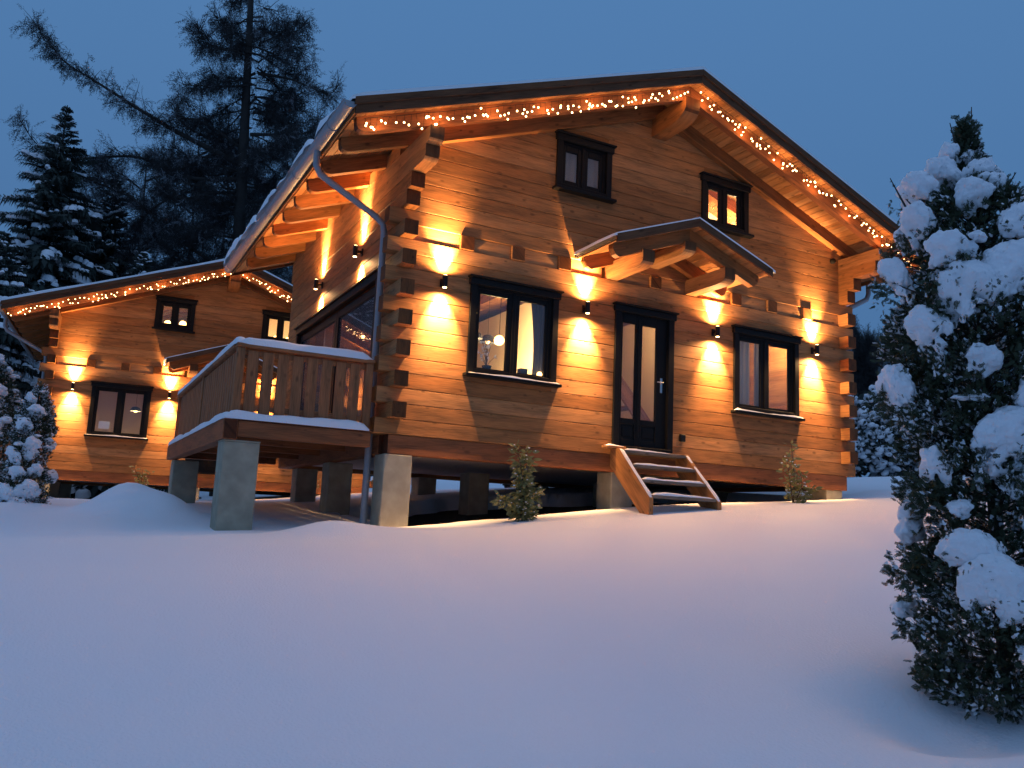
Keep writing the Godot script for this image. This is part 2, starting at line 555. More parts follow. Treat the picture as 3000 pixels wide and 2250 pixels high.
func roof_snow(parent: Node, right: bool, x_e: float, z0: float, z1: float, th: float, rx: float, rtop: float, sl: float, nx: int, nz: int, seed_: float) -> void:
	var rows := []
	for i in nz + 1:
		var f := clampf(float(i - 1) / (nz - 2), 0.0, 1.0)
		var z := lerpf(z0, z1, f)
		var row := []
		for j in nx + 3:
			var g := clampf(float(j - 1) / nx, 0, 1)
			var rag := 0.05 * noise.get_noise_2d(z * 8.0 + seed_ * 9.0, seed_)
			var x := lerpf(x_e - 0.05 + rag, rx, g)
			var base := rtop - sl * absf(x - rx)
			var ez := minf(z - z1, z0 - z)
			var ex := (x - x_e + 0.05) 
			var t := th * (0.85 + 0.5 * noise.get_noise_3d(x * 2.2, z * 2.2, seed_ * 10.0)) * (0.5 + 0.5 * sqrt(clampf(ez / 0.10, 0.0, 1.0))) * (0.35 + 0.65 * clampf(ex / 0.12, 0, 1))
			if j == 0 or i == 0 or i == nz: t = -0.03
			if j == nx + 2: t = maxf(t, 0.0)
			row.append(Vector3(2.0 * rx - x if right else x, base + 0.004 + t, z))
		rows.append(row)
	var m := Mb.new().grid(rows)
	m = fix_out(m, Vector3(rx, -200, 0))
	part("roof_snow", m.commit(), M.snow, parent)

func gutter(parent: Node, right: bool) -> void:
	var cx := -1.17
	var cy := 4.195
	var r := 0.085
	var mb := Mb.new()
	for s in 2:
		var rr := r if s == 0 else r - 0.006
		var rows := []
		for z in [ZF - 0.03, ZB]:
			var row := []
			for k in 13:
				var t := PI + PI * k / 12.0
				row.append(Vector3(cx + cos(t) * rr, cy + sin(t) * rr, z))
			rows.append(row)
		mb.grid(rows, s == 1)
	mb.tube([Vector3(cx - r, cy + 0.004, ZF - 0.03), Vector3(cx - r, cy + 0.004, ZB)], [0.009, 0.009], 6)
	var xf := Transform3D.IDENTITY
	if right: xf = Transform3D(Basis(Vector3(-1, 0, 0), Vector3(0, 1, 0), Vector3(0, 0, 1)), Vector3(2.0 * RX, 0, 0))
	var g := part("gutter", mb.commit(), M.zinc, parent, xf)
	var cap := PackedVector2Array()
	for k in 13: cap.append(Vector2(cx + cos(PI + PI * k / 12.0) * (r - 0.001), cy + sin(PI + PI * k / 12.0) * (r - 0.001)))
	part("end_cap", Mb.new().prism(cap, ZF - 0.036, ZF - 0.03).commit(), M.zinc, g)
	for k in 5:
		var z := 0.35 - 1.9 * k
		var pts := []
		var rs := []
		for j in 9:
			var t := PI + PI * j / 8.0
			pts.append(Vector3(cx + cos(t) * (r + 0.004), cy + sin(t) * (r + 0.004), z)); rs.append(0.007)
		part("gutter_bracket", Mb.new().tube(pts, rs, 4).commit(), M.zinc, g)
	var pipe := []
	var rad := []
	var way := [Vector3(cx, cy - 0.07, -0.43), Vector3(cx, 3.92, -0.43), Vector3(cx + 0.06, 3.80, -0.43), Vector3(-0.26, 3.36, -0.43), Vector3(-0.15, 3.27, -0.43), Vector3(-0.13, 3.15, -0.43), Vector3(-0.13, 1.2, -0.42), Vector3(-0.13, -1.05, -0.42)]
	for q in way:
		pipe.append(q); rad.append(0.047)
	part("downpipe", Mb.new().tube(pipe, rad, 14).commit(), M.zinc, parent, xf)

func canopy(parent: Node) -> void:
	var c := Node3D.new()
	c.name = "canopy"
	parent.add_child(c)
	var rx := 4.27
	var rt := 3.82
	var hw := 1.48
	var sl := 0.36
	var zf := 1.15
	for p in [[3.49, 3.0, 3.235], [4.27, 3.325, 3.51], [5.05, 3.0, 3.235]]:
		# purlin with a rounded lower end
		var q := PackedVector2Array([Vector2(-0.15, p[1]), Vector2(0.78, p[1])])
		for k in 5:
			var t := PI / 2.0 * k / 4.0
			q.append(Vector2(0.78 + 0.17 * sin(t), p[1] + 0.09 * (1.0 - cos(t))))
		q.append(Vector2(0.95, p[2])); q.append(Vector2(-0.15, p[2]))
		# polygon in (z, y), pushed along x
		part("purlin", Mb.new().prism(q, -0.105, 0.105, Transform3D(Basis(Vector3(0, 0, 1), Vector3(0, 1, 0), Vector3(-1, 0, 0)), Vector3(p[0], 0, 0)), Vector2.RIGHT, Vector2(rng.randf(), rng.randf())).commit(), M.pale, c)
	for right in [false, true]:
		for z in [0.86, 0.12]:
			var x0 := rx - hw + 0.08
			var e := rt - sl * (rx - x0)
			var p := PackedVector2Array([Vector2(x0, e - 0.1), Vector2(x0, e - 0.17), Vector2(x0 + 0.05, e - 0.25), Vector2(x0 + 0.12, e - 0.28), Vector2(rx - 0.001, rt - 0.30), Vector2(rx - 0.001, rt - 0.1)])
			var xf := Transform3D.IDENTITY
			if right: xf = Transform3D(Basis(Vector3(-1, 0, 0), Vector3(0, 1, 0), Vector3(0, 0, 1)), Vector3(2.0 * rx, 0, 0))
			part("canopy_rafter", Mb.new().prism(p, z - 0.055, z + 0.055, xf, Vector2(1, sl).normalized(), Vector2(rng.randf(), rng.randf())).commit(), M.rafter, c)
		slope_board("barge_board", c, right, rx - hw, 0.0, 0.125, zf - 0.03, zf, M.barge, rx, rt, sl)
		slope_board("roof_panel", c, right, rx - hw + 0.01, 0.006, 0.07, 0.0, zf - 0.031, M.roof, rx, rt, sl)
		var a := atan(sl)
		var n := 11
		var slen := hw / cos(a)
		for k in n:
			var d := slen * (k + 0.5) / n
			var bs := Basis(Vector3(cos(a), sin(a), 0), Vector3(-sin(a), cos(a), 0), Vector3(0, 0, 1)) if not right else Basis(Vector3(cos(a), -sin(a), 0), Vector3(sin(a), cos(a), 0), Vector3(0, 0, 1))
			var o := Vector3(rx, rt, 0) - (bs.x if not right else -bs.x) * d - bs.y * 0.084
			o.z = (zf - 0.032) / 2.0 
			part("canopy_board", bar_box(o, Vector3(slen / n - 0.004, 0.018, zf - 0.036), bs, 0.004), wood(), c)
		roof_snow(c, right, rx - hw, zf - 0.004, 0.03, 0.05, rx, rt, sl, 16, 18, 5.0 + float(right))

func balcony(parent: Node) -> void:
	var b := Node3D.new()
	b.name = "balcony"
	parent.add_child(b)
	b.position = Vector3(-0.05, -0.03, 0.31)
	var zb := -6.6
	part("deck_beam", bx(Vector3(-1.975, 0.175, (zb - 0.33) / 2.0), Vector3(0.17, 0.25, -zb - 0.33), 0.008), M.beam, b)
	part("deck_beam", bx(Vector3(-1.03, 0.195, -0.44), Vector3(1.71, 0.20, 0.14), 0.008), M.beam, b)
	part("deck_beam", bx(Vector3(-0.98, 0.195, zb + 0.1), Vector3(1.81, 0.20, 0.14), 0.008), M.beam, b)
	for k in 3: part("deck_joist", bx(Vector3(-0.98, 0.20, -1.9 - 1.4 * k), Vector3(1.81, 0.16, 0.1), 0.006), M.beam, b)
	for k in 13:
		part("deck_board", bx(Vector3(-1.97 + 0.152 * k, 0.317, (zb - 0.36) / 2.0), Vector3(0.146, 0.03, -zb - 0.36), 0.005), M.rail, b)
	part("deck_board", bx(Vector3(-0.033, 0.317, (zb - 0.62) / 2.0), Vector3(0.068, 0.03, -zb - 0.62), 0.005), M.rail, b)
	# posts, rails and pickets
	for p in [Vector3(-1.92, 0.775, -0.46), Vector3(-1.92, 0.775, -3.4), Vector3(-1.92, 0.775, zb + 0.1), Vector3(-0.24, 0.775, -0.46)]:
		part("post", bx(p, Vector3(0.10, 0.89, 0.10), 0.008), M.rail, b)
	part("handrail", bx(Vector3(-1.085, 1.245, -0.46), Vector3(1.81, 0.05, 0.16), 0.012), M.rail, b)
	part("handrail", bx(Vector3(-1.92, 1.247, (zb - 0.56) / 2.0), Vector3(0.16, 0.05, -zb - 0.56 + 0.02), 0.012), M.rail, b)
	part("rail", bx(Vector3(-1.08, 1.17, -0.475), Vector3(1.58, 0.07, 0.035), 0.006), M.rail, b)
	part("rail", bx(Vector3(-1.08, 0.47, -0.475), Vector3(1.58, 0.07, 0.035), 0.006), M.rail, b)
	part("rail", bx(Vector3(-1.905, 1.17, -3.4), Vector3(0.035, 0.07, 5.7), 0.006), M.rail, b)
	part("rail", bx(Vector3(-1.905, 0.47, -3.4), Vector3(0.035, 0.07, 5.7), 0.006), M.rail, b)
	var shapes := []
	for k in 3: shapes.append(bx(Vector3.ZERO, Vector3(0.140, 0.82, 0.024), 0.006))
	for k in 8:
		part("picket", shapes[k % 3], M.rail, b, Transform3D(Basis.IDENTITY, Vector3(-1.765 + 0.19 * k, 0.785 + rng.randf_range(-0.004, 0.004), -0.443)))
	for k in 30:
		part("picket", shapes[k % 3], M.rail, b, Transform3D(Basis(Vector3.UP, PI / 2.0), Vector3(-1.937, 0.785 + rng.randf_range(-0.004, 0.004), -0.62 - 0.19 * k)))
	part("rail_snow", snow_strip(Vector3(-1.98, 1.268, -0.46), Vector3(-0.21, 1.268, -0.46), 0.165, 0.10, 3.0, 0.22, 0.01), M.snow, b)
	part("rail_snow", snow_strip(Vector3(-1.92, 1.27, -0.40), Vector3(-1.92, 1.27, zb), 0.165, 0.10, 4.0, 0.22, 0.01), M.snow, b)
	part("deck_snow", snow_strip(Vector3(-2.05, 0.325, -0.40), Vector3(-0.21, 0.325, -0.40), 0.13, 0.085, 6.0, 0.4, 0.02), M.snow, b)
	part("deck_snow", snow_strip(Vector3(-2.0, 0.325, -0.36), Vector3(-2.0, 0.325, zb), 0.13, 0.085, 7.0, 0.4, 0.02), M.snow, b)

func build_chalet(label: String) -> Node3D:
	var h := thing("log_chalet", label, "house")
	var front := [[1.07, 2.53, 1.206, 2.615], [5.976, 7.464, 1.176, 2.617], [2.395, 3.411, 4.27, 5.163], [5.252, 6.29, 4.27, 5.163]]
	var holes := []
	for w in front: holes.append([w[0] + 0.06, w[1] - 0.06, w[2] + 0.005, w[3] - 0.06])
	holes.append([3.62, 4.65, 0.40, 2.56])
	var I := Transform3D.IDENTITY
	var left := Transform3D(Basis(Vector3(0, 0, 1), Vector3(0, 1, 0), Vector3(-1, 0, 0)), Vector3(-0.05, 0, 0))
	var right := Transform3D(Basis(Vector3(0, 0, -1), Vector3(0, 1, 0), Vector3(1, 0, 0)), Vector3(WD + 0.05, 0, 0))
	var soff := func(y: float) -> float: return RX - (RTOP - 0.152 - minf(y, RTOP - 0.153)) / SL
	# sill beams
	part("sill_beam", Mb.new().log_bar(0, 0, WD, WD, 0, SILL - 0.002, 0.22, 0.012, Vector2(0.1, 0.3), Transform3D(Basis.IDENTITY, Vector3(0, 0, -0.012))).commit(), M.beam, h)
	part("sill_beam", Mb.new().log_bar(-LEN, -LEN, -0.24, -0.24, 0, SILL - 0.002, 0.2, 0.012, Vector2(0.4, 0.7), left).commit(), M.beam, h)
	part("sill_beam", Mb.new().log_bar(0.24, 0.24, LEN, LEN, 0, SILL - 0.002, 0.2, 0.012, Vector2(0.6, 0.2), right).commit(), M.beam, h)
	# front wall
	for i in 28:
		var y0 := SILL + LH * i
		var y1 := y0 + LH
		if i == 13: continue
		if i < 19:
			var through := i % 2 == 0 and i < 15
			course("log", h, -0.21 if through else 0.153, WD + 0.21 if through else WD - 0.153, y0, y1, holes, I)
			continue
		y1 = minf(y1, RTOP - 0.155)
		var xa0: float = maxf(soff.call(y0), -0.04)
		var xa1: float = maxf(soff.call(y1), -0.04)
		var hs := []
		for q in holes:
			if q[2] < y1 - 0.004 and q[3] > y0 + 0.004: hs.append(q)
		if hs.is_empty():
			log_part("log", h, xa0, xa1, WD - xa0, WD - xa1, y0, y1)
		else:
			log_part("log", h, xa0, xa1, hs[0][0], hs[0][0], y0, y1)
			for q in hs:
				if y1 - q[3] > 0.012: log_part("log", h, q[0] + 0.002, q[0] + 0.002, q[1] - 0.002, q[1] - 0.002, q[3], y1, I, 0.004)
				if q[2] - y0 > 0.012: log_part("log", h, q[0] + 0.002, q[0] + 0.002, q[1] - 0.002, q[1] - 0.002, y0, q[2], I, 0.004)
			log_part("log", h, hs[0][1], hs[0][1], hs[1][0], hs[1][0], y0, y1)
			log_part("log", h, hs[1][1], hs[1][1], WD - xa0, WD - xa1, y0, y1)
	# the recessed band of the floor: joist ends with infill boards set back between them
	var yb := SILL + LH * 13
	var joists := [0.98, 1.81, 2.615, 3.42, 4.33, 5.12, 6.03, 6.85, 7.69]
	for x in joists:
		if x == 3.42 or x == 5.12: continue
		part("ceiling_joist", bx(Vector3(x, yb + LH / 2.0 - 0.001, -LEN / 2.0 + 0.012), Vector3(0.22, LH - 0.006, LEN + 0.024), 0.006), wood(), h)
	var edge := 0.16
	var xs := joists + [WD - 0.05]
	for k in xs.size():
		var x1: float = xs[k] - 0.112
		part("infill_board", bx(Vector3((edge + x1) / 2.0, yb + LH / 2.0, -0.036), Vector3(x1 - edge, LH - 0.004, 0.03), 0.004), M.wood2, h)
		edge = xs[k] + 0.112
	# side walls; the topmost courses step out as brackets under the eaves
	var door_hole := [[-5.4, -0.75, 0.40, 2.56]]
	var reach := {15: 0.2, 16: 0.34, 17: 0.82, 18: 0.95}
	for i in 20:
		var y0 := SILL + LH * i
		var y1 := y0 + LH
		var zf: float = reach[i] if reach.has(i) else (0.2 if i % 2 == 1 and i < 19 else -0.203)
		if i == 17 or i == 18:
			var r := 0.10
			var q := PackedVector2Array([Vector2(-LEN - 0.3, y0 + 0.002), Vector2(zf - r, y0 + 0.002)])
			for k in 6:
				var t := PI / 2.0 * k / 5.0
				q.append(Vector2(zf - r + r * sin(t), y0 + 0.002 + r * (1.0 - cos(t))))
			q.append(Vector2(zf, y1)); q.append(Vector2(-LEN - 0.3, y1))
			for s in 2:
				var xc := 0.05 if s == 0 else WD - 0.05
				part("log", Mb.new().prism(q, -0.1, 0.1, Transform3D(Basis(Vector3(0, 0, 1), Vector3(0, 1, 0), Vector3(-1, 0, 0)), Vector3(xc, 0, 0)), Vector2.RIGHT, Vector2(rng.randf(), rng.randf())).commit(), wood(), h)
			continue
		course("log", h, -LEN - 0.15, zf, y0, y1, door_hole, left)
		course("log", h, -zf, LEN + 0.15, y0, y1, [], right)
	# rear wall
	part("rear_wall", Mb.new().prism(PackedVector2Array([Vector2(0.155, 0.0), Vector2(WD - 0.155, 0.0), Vector2(WD - 0.155, 4.5), Vector2(RX, RTOP - 0.16), Vector2(0.155, 4.5)]), -LEN, -LEN + 0.2).commit(), M.wood1, h)
	# rooms
	part("floor", bx(Vector3(RX, 0.27, -LEN / 2.0), Vector3(WD - 0.32, 0.10, LEN - 0.44), 0.004), M.floor, h)
	part("underside", bx(Vector3(RX, 0.12, -LEN / 2.0), Vector3(WD - 0.32, 0.08, LEN - 0.5), 0.004), M.board, h)
	part("attic_floor", bx(Vector3(RX, 3.225, -LEN / 2.0 - 0.1), Vector3(WD - 0.32, 0.03, LEN - 0.63), 0.004), M.wood2, h)
	for x in [3.08, 5.45]: part("inner_wall", bx(Vector3(x, 1.65, -LEN / 2.0), Vector3(0.08, 2.65, LEN - 0.42), 0.004), M.plaster, h)
	part("inner_wall", bx(Vector3(1.6, 1.65, -4.4), Vector3(2.85, 2.65, 0.08), 0.004), M.plaster, h)
	part("inner_wall", bx(Vector3(RX, 4.5, -LEN / 2.0), Vector3(0.08, 2.5, LEN - 0.42), 0.004), M.plaster, h)
	part("inner_wall", bx(Vector3(6.3, 4.3, -1.5), Vector3(3.6, 2.1, 0.06), 0.004), M.plaster, h)
	part("inner_wall", bx(Vector3(4.26, 1.65, -3.6), Vector3(2.2, 2.65, 0.08), 0.004), M.wood2, h)
	# windows and doors
	window(h, front[0][0], front[0][1], front[0][2], front[0][3], 0.185, 0.20, 0.21, 0.12, true, 1.0)
	window(h, front[1][0], front[1][1], front[1][2], front[1][3], 0.185, 0.20, 0.21, 0.14, true, 2.0)
	window(h, front[2][0], front[2][1], front[2][2], front[2][3], 0.195, 0.19, 0.24, 0.18, false, 1.0)
	window(h, front[3][0], front[3][1], front[3][2], front[3][3], 0.195, 0.19, 0.20, 0.17, false, 1.0)
	front_door(h)
	patio_door(h)
	# roof
	part("ridge_beam", ridge_mesh(), M.rafter, h)
	for s in [false, true]:
		for k in 10:
			var z := 0.76 - 0.8 * k
			if k == 1: z = 0.065
			rafter(h, s, z, 0.12, M.rafter if k else M.beam)
		var a := atan(SL)
		var slen := (RX + EAVE - 0.02) / cos(a)
		var n := 42
		var bs := Basis(Vector3(cos(a), -sin(a) if s else sin(a), 0), Vector3(sin(a) if s else -sin(a), cos(a), 0), Vector3(0, 0, 1))
		for k in n:
			var d := slen * (k + 0.5) / n
			var o := Vector3(RX, RTOP, 0) + bs.x * (d if s else -d) - bs.y * 0.131
			o.z = (ZF - 0.08 + ZB) / 2.0
			part("soffit_board", bar_box(o, Vector3(slen / n - 0.004, 0.02, ZF - 0.08 - ZB), bs, 0.005), wood(), h)
		slope_board("roof_panel", h, s, -EAVE, 0.006, 0.124, ZB + 0.01, ZF - 0.075, M.roof)
		slope_board("barge_board", h, s, -EAVE, 0.075, 0.215, ZF - 0.07, ZF - 0.035, M.barge)
		slope_board("barge_board", h, s, -EAVE - 0.02, 0.0, 0.095, ZF - 0.034, ZF, M.barge)
		slope_board("barge_board", h, s, -EAVE, 0.0, 0.20, ZB - 0.03, ZB + 0.005, M.barge)
		var ex := -EAVE + 0.012 if not s else WD + EAVE - 0.012
		part("eave_board", bx(Vector3(ex, 4.17, (ZF - 0.08 + ZB) / 2.0), Vector3(0.022, 0.17, ZF - 0.09 - ZB), 0.004), M.rafter, h)
		roof_snow(h, s, -EAVE, ZF - 0.004, ZB, 0.11, RX, RTOP, SL, 40, 70, 1.0 + float(s))
		gutter(h, s)
	part("eave_snow", snow_strip(Vector3(-1.19, 4.235, ZF - 0.45), Vector3(-1.19, 4.235, -0.34), 0.15, 0.11, 12.0, 0.9), M.snow, h)
	part("eave_snow", snow_strip(Vector3(-1.20, 4.235, -0.52), Vector3(-1.20, 4.235, -4.2), 0.19, 0.14, 13.0, 0.9), M.snow, h)
	part("eave_snow", snow_strip(Vector3(-1.20, 4.235, -4.3), Vector3(-1.20, 4.235, ZB), 0.22, 0.17, 14.0, 0.9), M.snow, h)
	canopy(h)
	balcony(h)
	# concrete pillars
	for p in [Vector3(0.16, 0, -0.21), Vector3(3.82, 0, -0.26), Vector3(8.4, 0, -0.26), Vector3(0.22, 0, -3.05), Vector3(0.36, 0, -5.75), Vector3(2.75, 0, -3.1), Vector3(5.6, 0, -3.1), Vector3(8.4, 0, -3.1), Vector3(2.9, 0, -5.9), Vector3(5.6, 0, -5.9), Vector3(8.4, 0, -5.9)]:
		part("concrete_pillar", bx(Vector3(p.x, -0.78, p.z), Vector3(0.40, 1.555, 0.40), 0.012), M.concrete, h)
	for p in [Vector3(-1.86, 0, -0.30), Vector3(-1.82, 0, -5.9)]:
		part("concrete_pillar", bx(Vector3(p.x, -0.81, p.z), Vector3(0.44, 1.63, 0.42), 0.014), M.concrete, h)
	part("pillar_cap", bx(Vector3(-1.86, 0.01, -0.30), Vector3(0.45, 0.02, 0.43), 0.006), M.concrete, h)
	# small fittings on the front
	part("outlet_box", bx(Vector3(4.9, 0.62, 0.03), Vector3(0.10, 0.12, 0.06), 0.012), M.lamp, h)
	part("sensor", Mb.new().tube([Vector3(8.34, 4.2, -0.01), Vector3(8.34, 4.2, 0.05), Vector3(8.34, 4.2, 0.07)], [0.05, 0.05, 0.035], 12).commit(), M.lamp, h)
	return h

func ridge_mesh() -> ArrayMesh:
	var q := PackedVector2Array([Vector2(-LEN - 0.9, 5.56), Vector2(0.5, 5.56)])
	for k in 8:
		var t := PI / 2.0 * k / 7.0
		q.append(Vector2(0.5 + 0.38 * sin(t), 5.56 + 0.20 * (1.0 - cos(t))))
	q.append(Vector2(0.88, 5.9)); q.append(Vector2(-LEN - 0.9, 5.9))
	return Mb.new().prism(q, -0.14, 0.14, Transform3D(Basis(Vector3(0, 0, 1), Vector3(0, 1, 0), Vector3(-1, 0, 0)), Vector3(RX, 0, 0)), Vector2.RIGHT, Vector2(0.3, 0.6)).commit()

func front_door(h: Node) -> void:
	var x0 := 3.56
	var x1 := 4.709
	var y0 := 0.36
	var y1 := 2.619
	var t := Mb.new()
	for x in [x0 + 0.055, x1 - 0.055]: t.box(Vector3(x, (y0 + y1) / 2.0 - 0.05, 0.0), Vector3(0.11, y1 - y0 - 0.1, 0.07), 0.006)
	t.box(Vector3((x0 + x1) / 2.0, y1 - 0.06, 0.01), Vector3(x1 - x0 + 0.05, 0.10, 0.10), 0.008)
	t.box(Vector3((x0 + x1) / 2.0, y1 + 0.005, 0.02), Vector3(x1 - x0 + 0.10, 0.028, 0.16), 0.01)
	var d := part("door", t.commit(), M.frame, h)
	var f := Mb.new()
	# leaf: stiles and rails round two tall panes, panels below
	var gl := [[3.745, 3.995], [4.12, 4.40]]
	f.box(Vector3((3.65 + 3.745) / 2.0, 1.46, -0.055), Vector3(0.095, 2.12, 0.05), 0.006)
	f.box(Vector3((3.995 + 4.12) / 2.0, 1.46, -0.055), Vector3(0.125, 2.12, 0.05), 0.006)
	f.box(Vector3((4.40 + 4.62) / 2.0, 1.46, -0.055), Vector3(0.22, 2.12, 0.05), 0.006)
	for g in gl:
		var c: float = (g[0] + g[1]) / 2.0
		var w: float = g[1] - g[0]
		f.box(Vector3(c, 2.44, -0.056), Vector3(w, 0.16, 0.05), 0.006)
		f.box(Vector3(c, 0.80, -0.056), Vector3(w, 0.09, 0.05), 0.006)
		f.box(Vector3(c, 0.46, -0.056), Vector3(w, 0.12, 0.05), 0.006)
		f.box(Vector3(c, 0.64, -0.066), Vector3(w, 0.26, 0.03), 0.004)
		f.box(Vector3(c, 0.64, -0.05), Vector3(w - 0.07, 0.16, 0.02), 0.012)
	f.box(Vector3(4.057, 1.5, -0.026), Vector3(0.05, 1.9, 0.02), 0.007)
	part("door_leaf", f.commit(), M.frame, d)
	for g in gl: part("pane", bx(Vector3((g[0] + g[1]) / 2.0, 1.605, -0.06), Vector3(g[1] - g[0] + 0.02, 1.52, 0.004), 0.001), M.glass, d)
	var k := Mb.new().box(Vector3(4.50, 1.43, -0.024), Vector3(0.04, 0.24, 0.012), 0.004)
	k.tube([Vector3(4.50, 1.47, -0.02), Vector3(4.50, 1.47, 0.03), Vector3(4.47, 1.47, 0.035), Vector3(4.38, 1.47, 0.035)], [0.01, 0.01, 0.01, 0.009], 6)
	part("door_handle", k.commit(), M.steel, d)
	part("threshold", bx(Vector3((x0 + x1) / 2.0, 0.385, 0.0), Vector3(x1 - x0 - 0.12, 0.04, 0.14), 0.006), M.frame, d)

func patio_door(h: Node) -> void:
	var t := Mb.new()
	t.box(Vector3(-0.06, 2.60, -3.075), Vector3(0.10, 0.12, 4.85), 0.008)
	t.box(Vector3(-0.075, 2.665, -3.075), Vector3(0.14, 0.03, 4.95), 0.008)
	for z in [-0.70, -5.45]: t.box(Vector3(-0.06, 1.44, z), Vector3(0.08, 2.2, 0.11), 0.006)
	var d := part("patio_door", t.commit(), M.frame, h)
	var f := Mb.new()
	for z in [-0.82, -2.86, -2.97, -5.33]: f.box(Vector3(0.0, 1.46, z), Vector3(0.06, 2.1, 0.10), 0.006)
	for q in [[-0.87, -2.81, 0.001], [-3.02, -5.28, 0.003]]:
		for y in [2.45, 0.46]: f.box(Vector3(q[2], y, (q[0] + q[1]) / 2.0), Vector3(0.06, 0.13, q[0] - q[1]), 0.006)
	part("door_frame", f.commit(), M.frame, d)
	for q in [[-0.87, -2.81], [-3.02, -5.28]]:
		part("pane", bx(Vector3(0.0, 1.455, (q[0] + q[1]) / 2.0), Vector3(0.004, 1.88, q[0] - q[1] + 0.02), 0.001), M.glass, d)

# ------------------------------------------------------------------ ground
func base_h(x: float, z: float) -> float:
	var g := 0.0
	for o in [-1.2, 0.0, 1.2]: g += knots(x + o) / 3.0
	var b := maxf(-z, 0.0)
	g += 0.05 * minf(b, 6.5)
	if b > 12.0 and x < 6.0: g += 0.0
	if b > 30.0: g += 0.03 * minf(b - 30.0, 120.0)
	var f := maxf(z - 0.1, 0.0)
	f = minf(f, 26.0)
	g -= 0.137 * (f - 0.5 * (1.0 - exp(-f / 0.5)))
	return g

func knots(x: float) -> float:
	var k := [[-200.0, -2.5], [-30.0, -1.6], [-8.0, -1.2], [-2.0, -1.1], [0.4, -0.97], [3.7, -0.53], [8.6, -0.17], [20.8, 0.95], [45.0, 2.6], [250.0, 8.0]]
	if x <= k[0][0]: return k[0][1]
	for i in k.size() - 1:
		if x < k[i + 1][0]: return lerpf(k[i][1], k[i + 1][1], (x - k[i][0]) / (k[i + 1][0] - k[i][0]))
	return k[k.size() - 1][1]

func mound(x: float, z: float, cx: float, cz: float, rx: float, rz: float, h: float) -> float:
	var d := pow((x - cx) / rx, 2) + pow((z - cz) / rz, 2)
	return h * exp(-d * 1.2)

func under_house(x: float, z: float) -> float:       # 1 where the chalet keeps the snow off
	var e := 0.10 * noise.get_noise_2d(x * 6.0, z * 6.0)
	var dx := minf(x - 0.28, 8.45 - x) + e
	var dz := minf(-0.10 - z, z + 3.9 + 0.9 * noise.get_noise_2d(x * 3.0, 5.0)) + e
	return smoothstep(-0.05, 0.12, minf(dx, dz))

func snow_h(x: float, z: float) -> float:
	var g := base_h(x, z)
	g += 0.05 * noise.get_noise_2d(x * 0.55, z * 0.55) + 0.016 * noise.get_noise_2d(x * 2.3 + 90.0, z * 2.3) + 0.010 * noise.get_noise_2d(x * 3.0 + z * 2.0 - 40.0, (z - x * 0.5) * 9.0)
	g += mound(x, z, -2.9, -3.0, 0.56, 0.75, 0.44) + mound(x, z, -2.35, -2.5, 0.40, 0.5, 0.22)
	g += mound(x, z, -0.85, 0.55, 0.55, 0.30, 0.15) + mound(x, z, -0.2, 0.75, 0.8, 0.35, 0.05)
	g += mound(x, z, 9.9, -0.3, 0.9, 0.5, 0.14)
	# the hollow round the snowy cypress, and the ridge of the drift before it
	g -= mound(x, z, 1.12, 7.30, 0.62, 0.5, 0.27)
	g += mound(x, z, 0.75, 8.1, 0.9, 0.5, 0.05)
	g += mound(x, z, -4.3, -3.8, 0.6, 0.5, 0.08)
	g = lerpf(g, base_h(x, z) - 0.45, under_house(x, z))
	return g

func steps(list: Array, lo: float, hi: float) -> Array:     # list: [from, to, step]; grows outside
	var out := []
	for q in list:
		var v: float = q[0]
		while v < q[1] - 1e-4:
			out.append(v)
			v += q[2]
	out.append(list[list.size() - 1][1])
	var s: float = 0.4
	var v: float = out[out.size() - 1]
	while v < hi:
		s *= 1.3
		v += s
		out.append(v)
	s = 0.4
	v = out[0]
	while v > lo:
		s *= 1.3
		v -= s
		out.push_front(v)
	return out

func ground() -> void:
	var xs := steps([[-7.0, 11.0, 0.12]], -500.0, 500.0)
	var zs := steps([[-16.0, -7.0, 0.45], [-7.0, -0.6, 0.12], [-0.6, 1.8, 0.075], [1.8, 11.0, 0.14]], -500.0, 60.0)
	var rows := []
	for z in zs:
		var r := []
		for x in xs: r.append(Vector3(x, snow_h(x, z), z))
		rows.append(r)
	struct("snow_ground", fix_out(Mb.new().grid(rows), Vector3(0, -500, 0)).commit(), M.snow)
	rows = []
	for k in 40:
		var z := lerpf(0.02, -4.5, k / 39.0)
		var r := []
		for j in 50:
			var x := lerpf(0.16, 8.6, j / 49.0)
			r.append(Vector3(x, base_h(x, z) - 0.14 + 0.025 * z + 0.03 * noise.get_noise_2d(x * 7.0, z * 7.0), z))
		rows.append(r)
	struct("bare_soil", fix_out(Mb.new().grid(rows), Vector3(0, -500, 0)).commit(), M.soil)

# ------------------------------------------------------------------ lamps and lights
const WARM := Color(1.0, 0.765, 0.505)

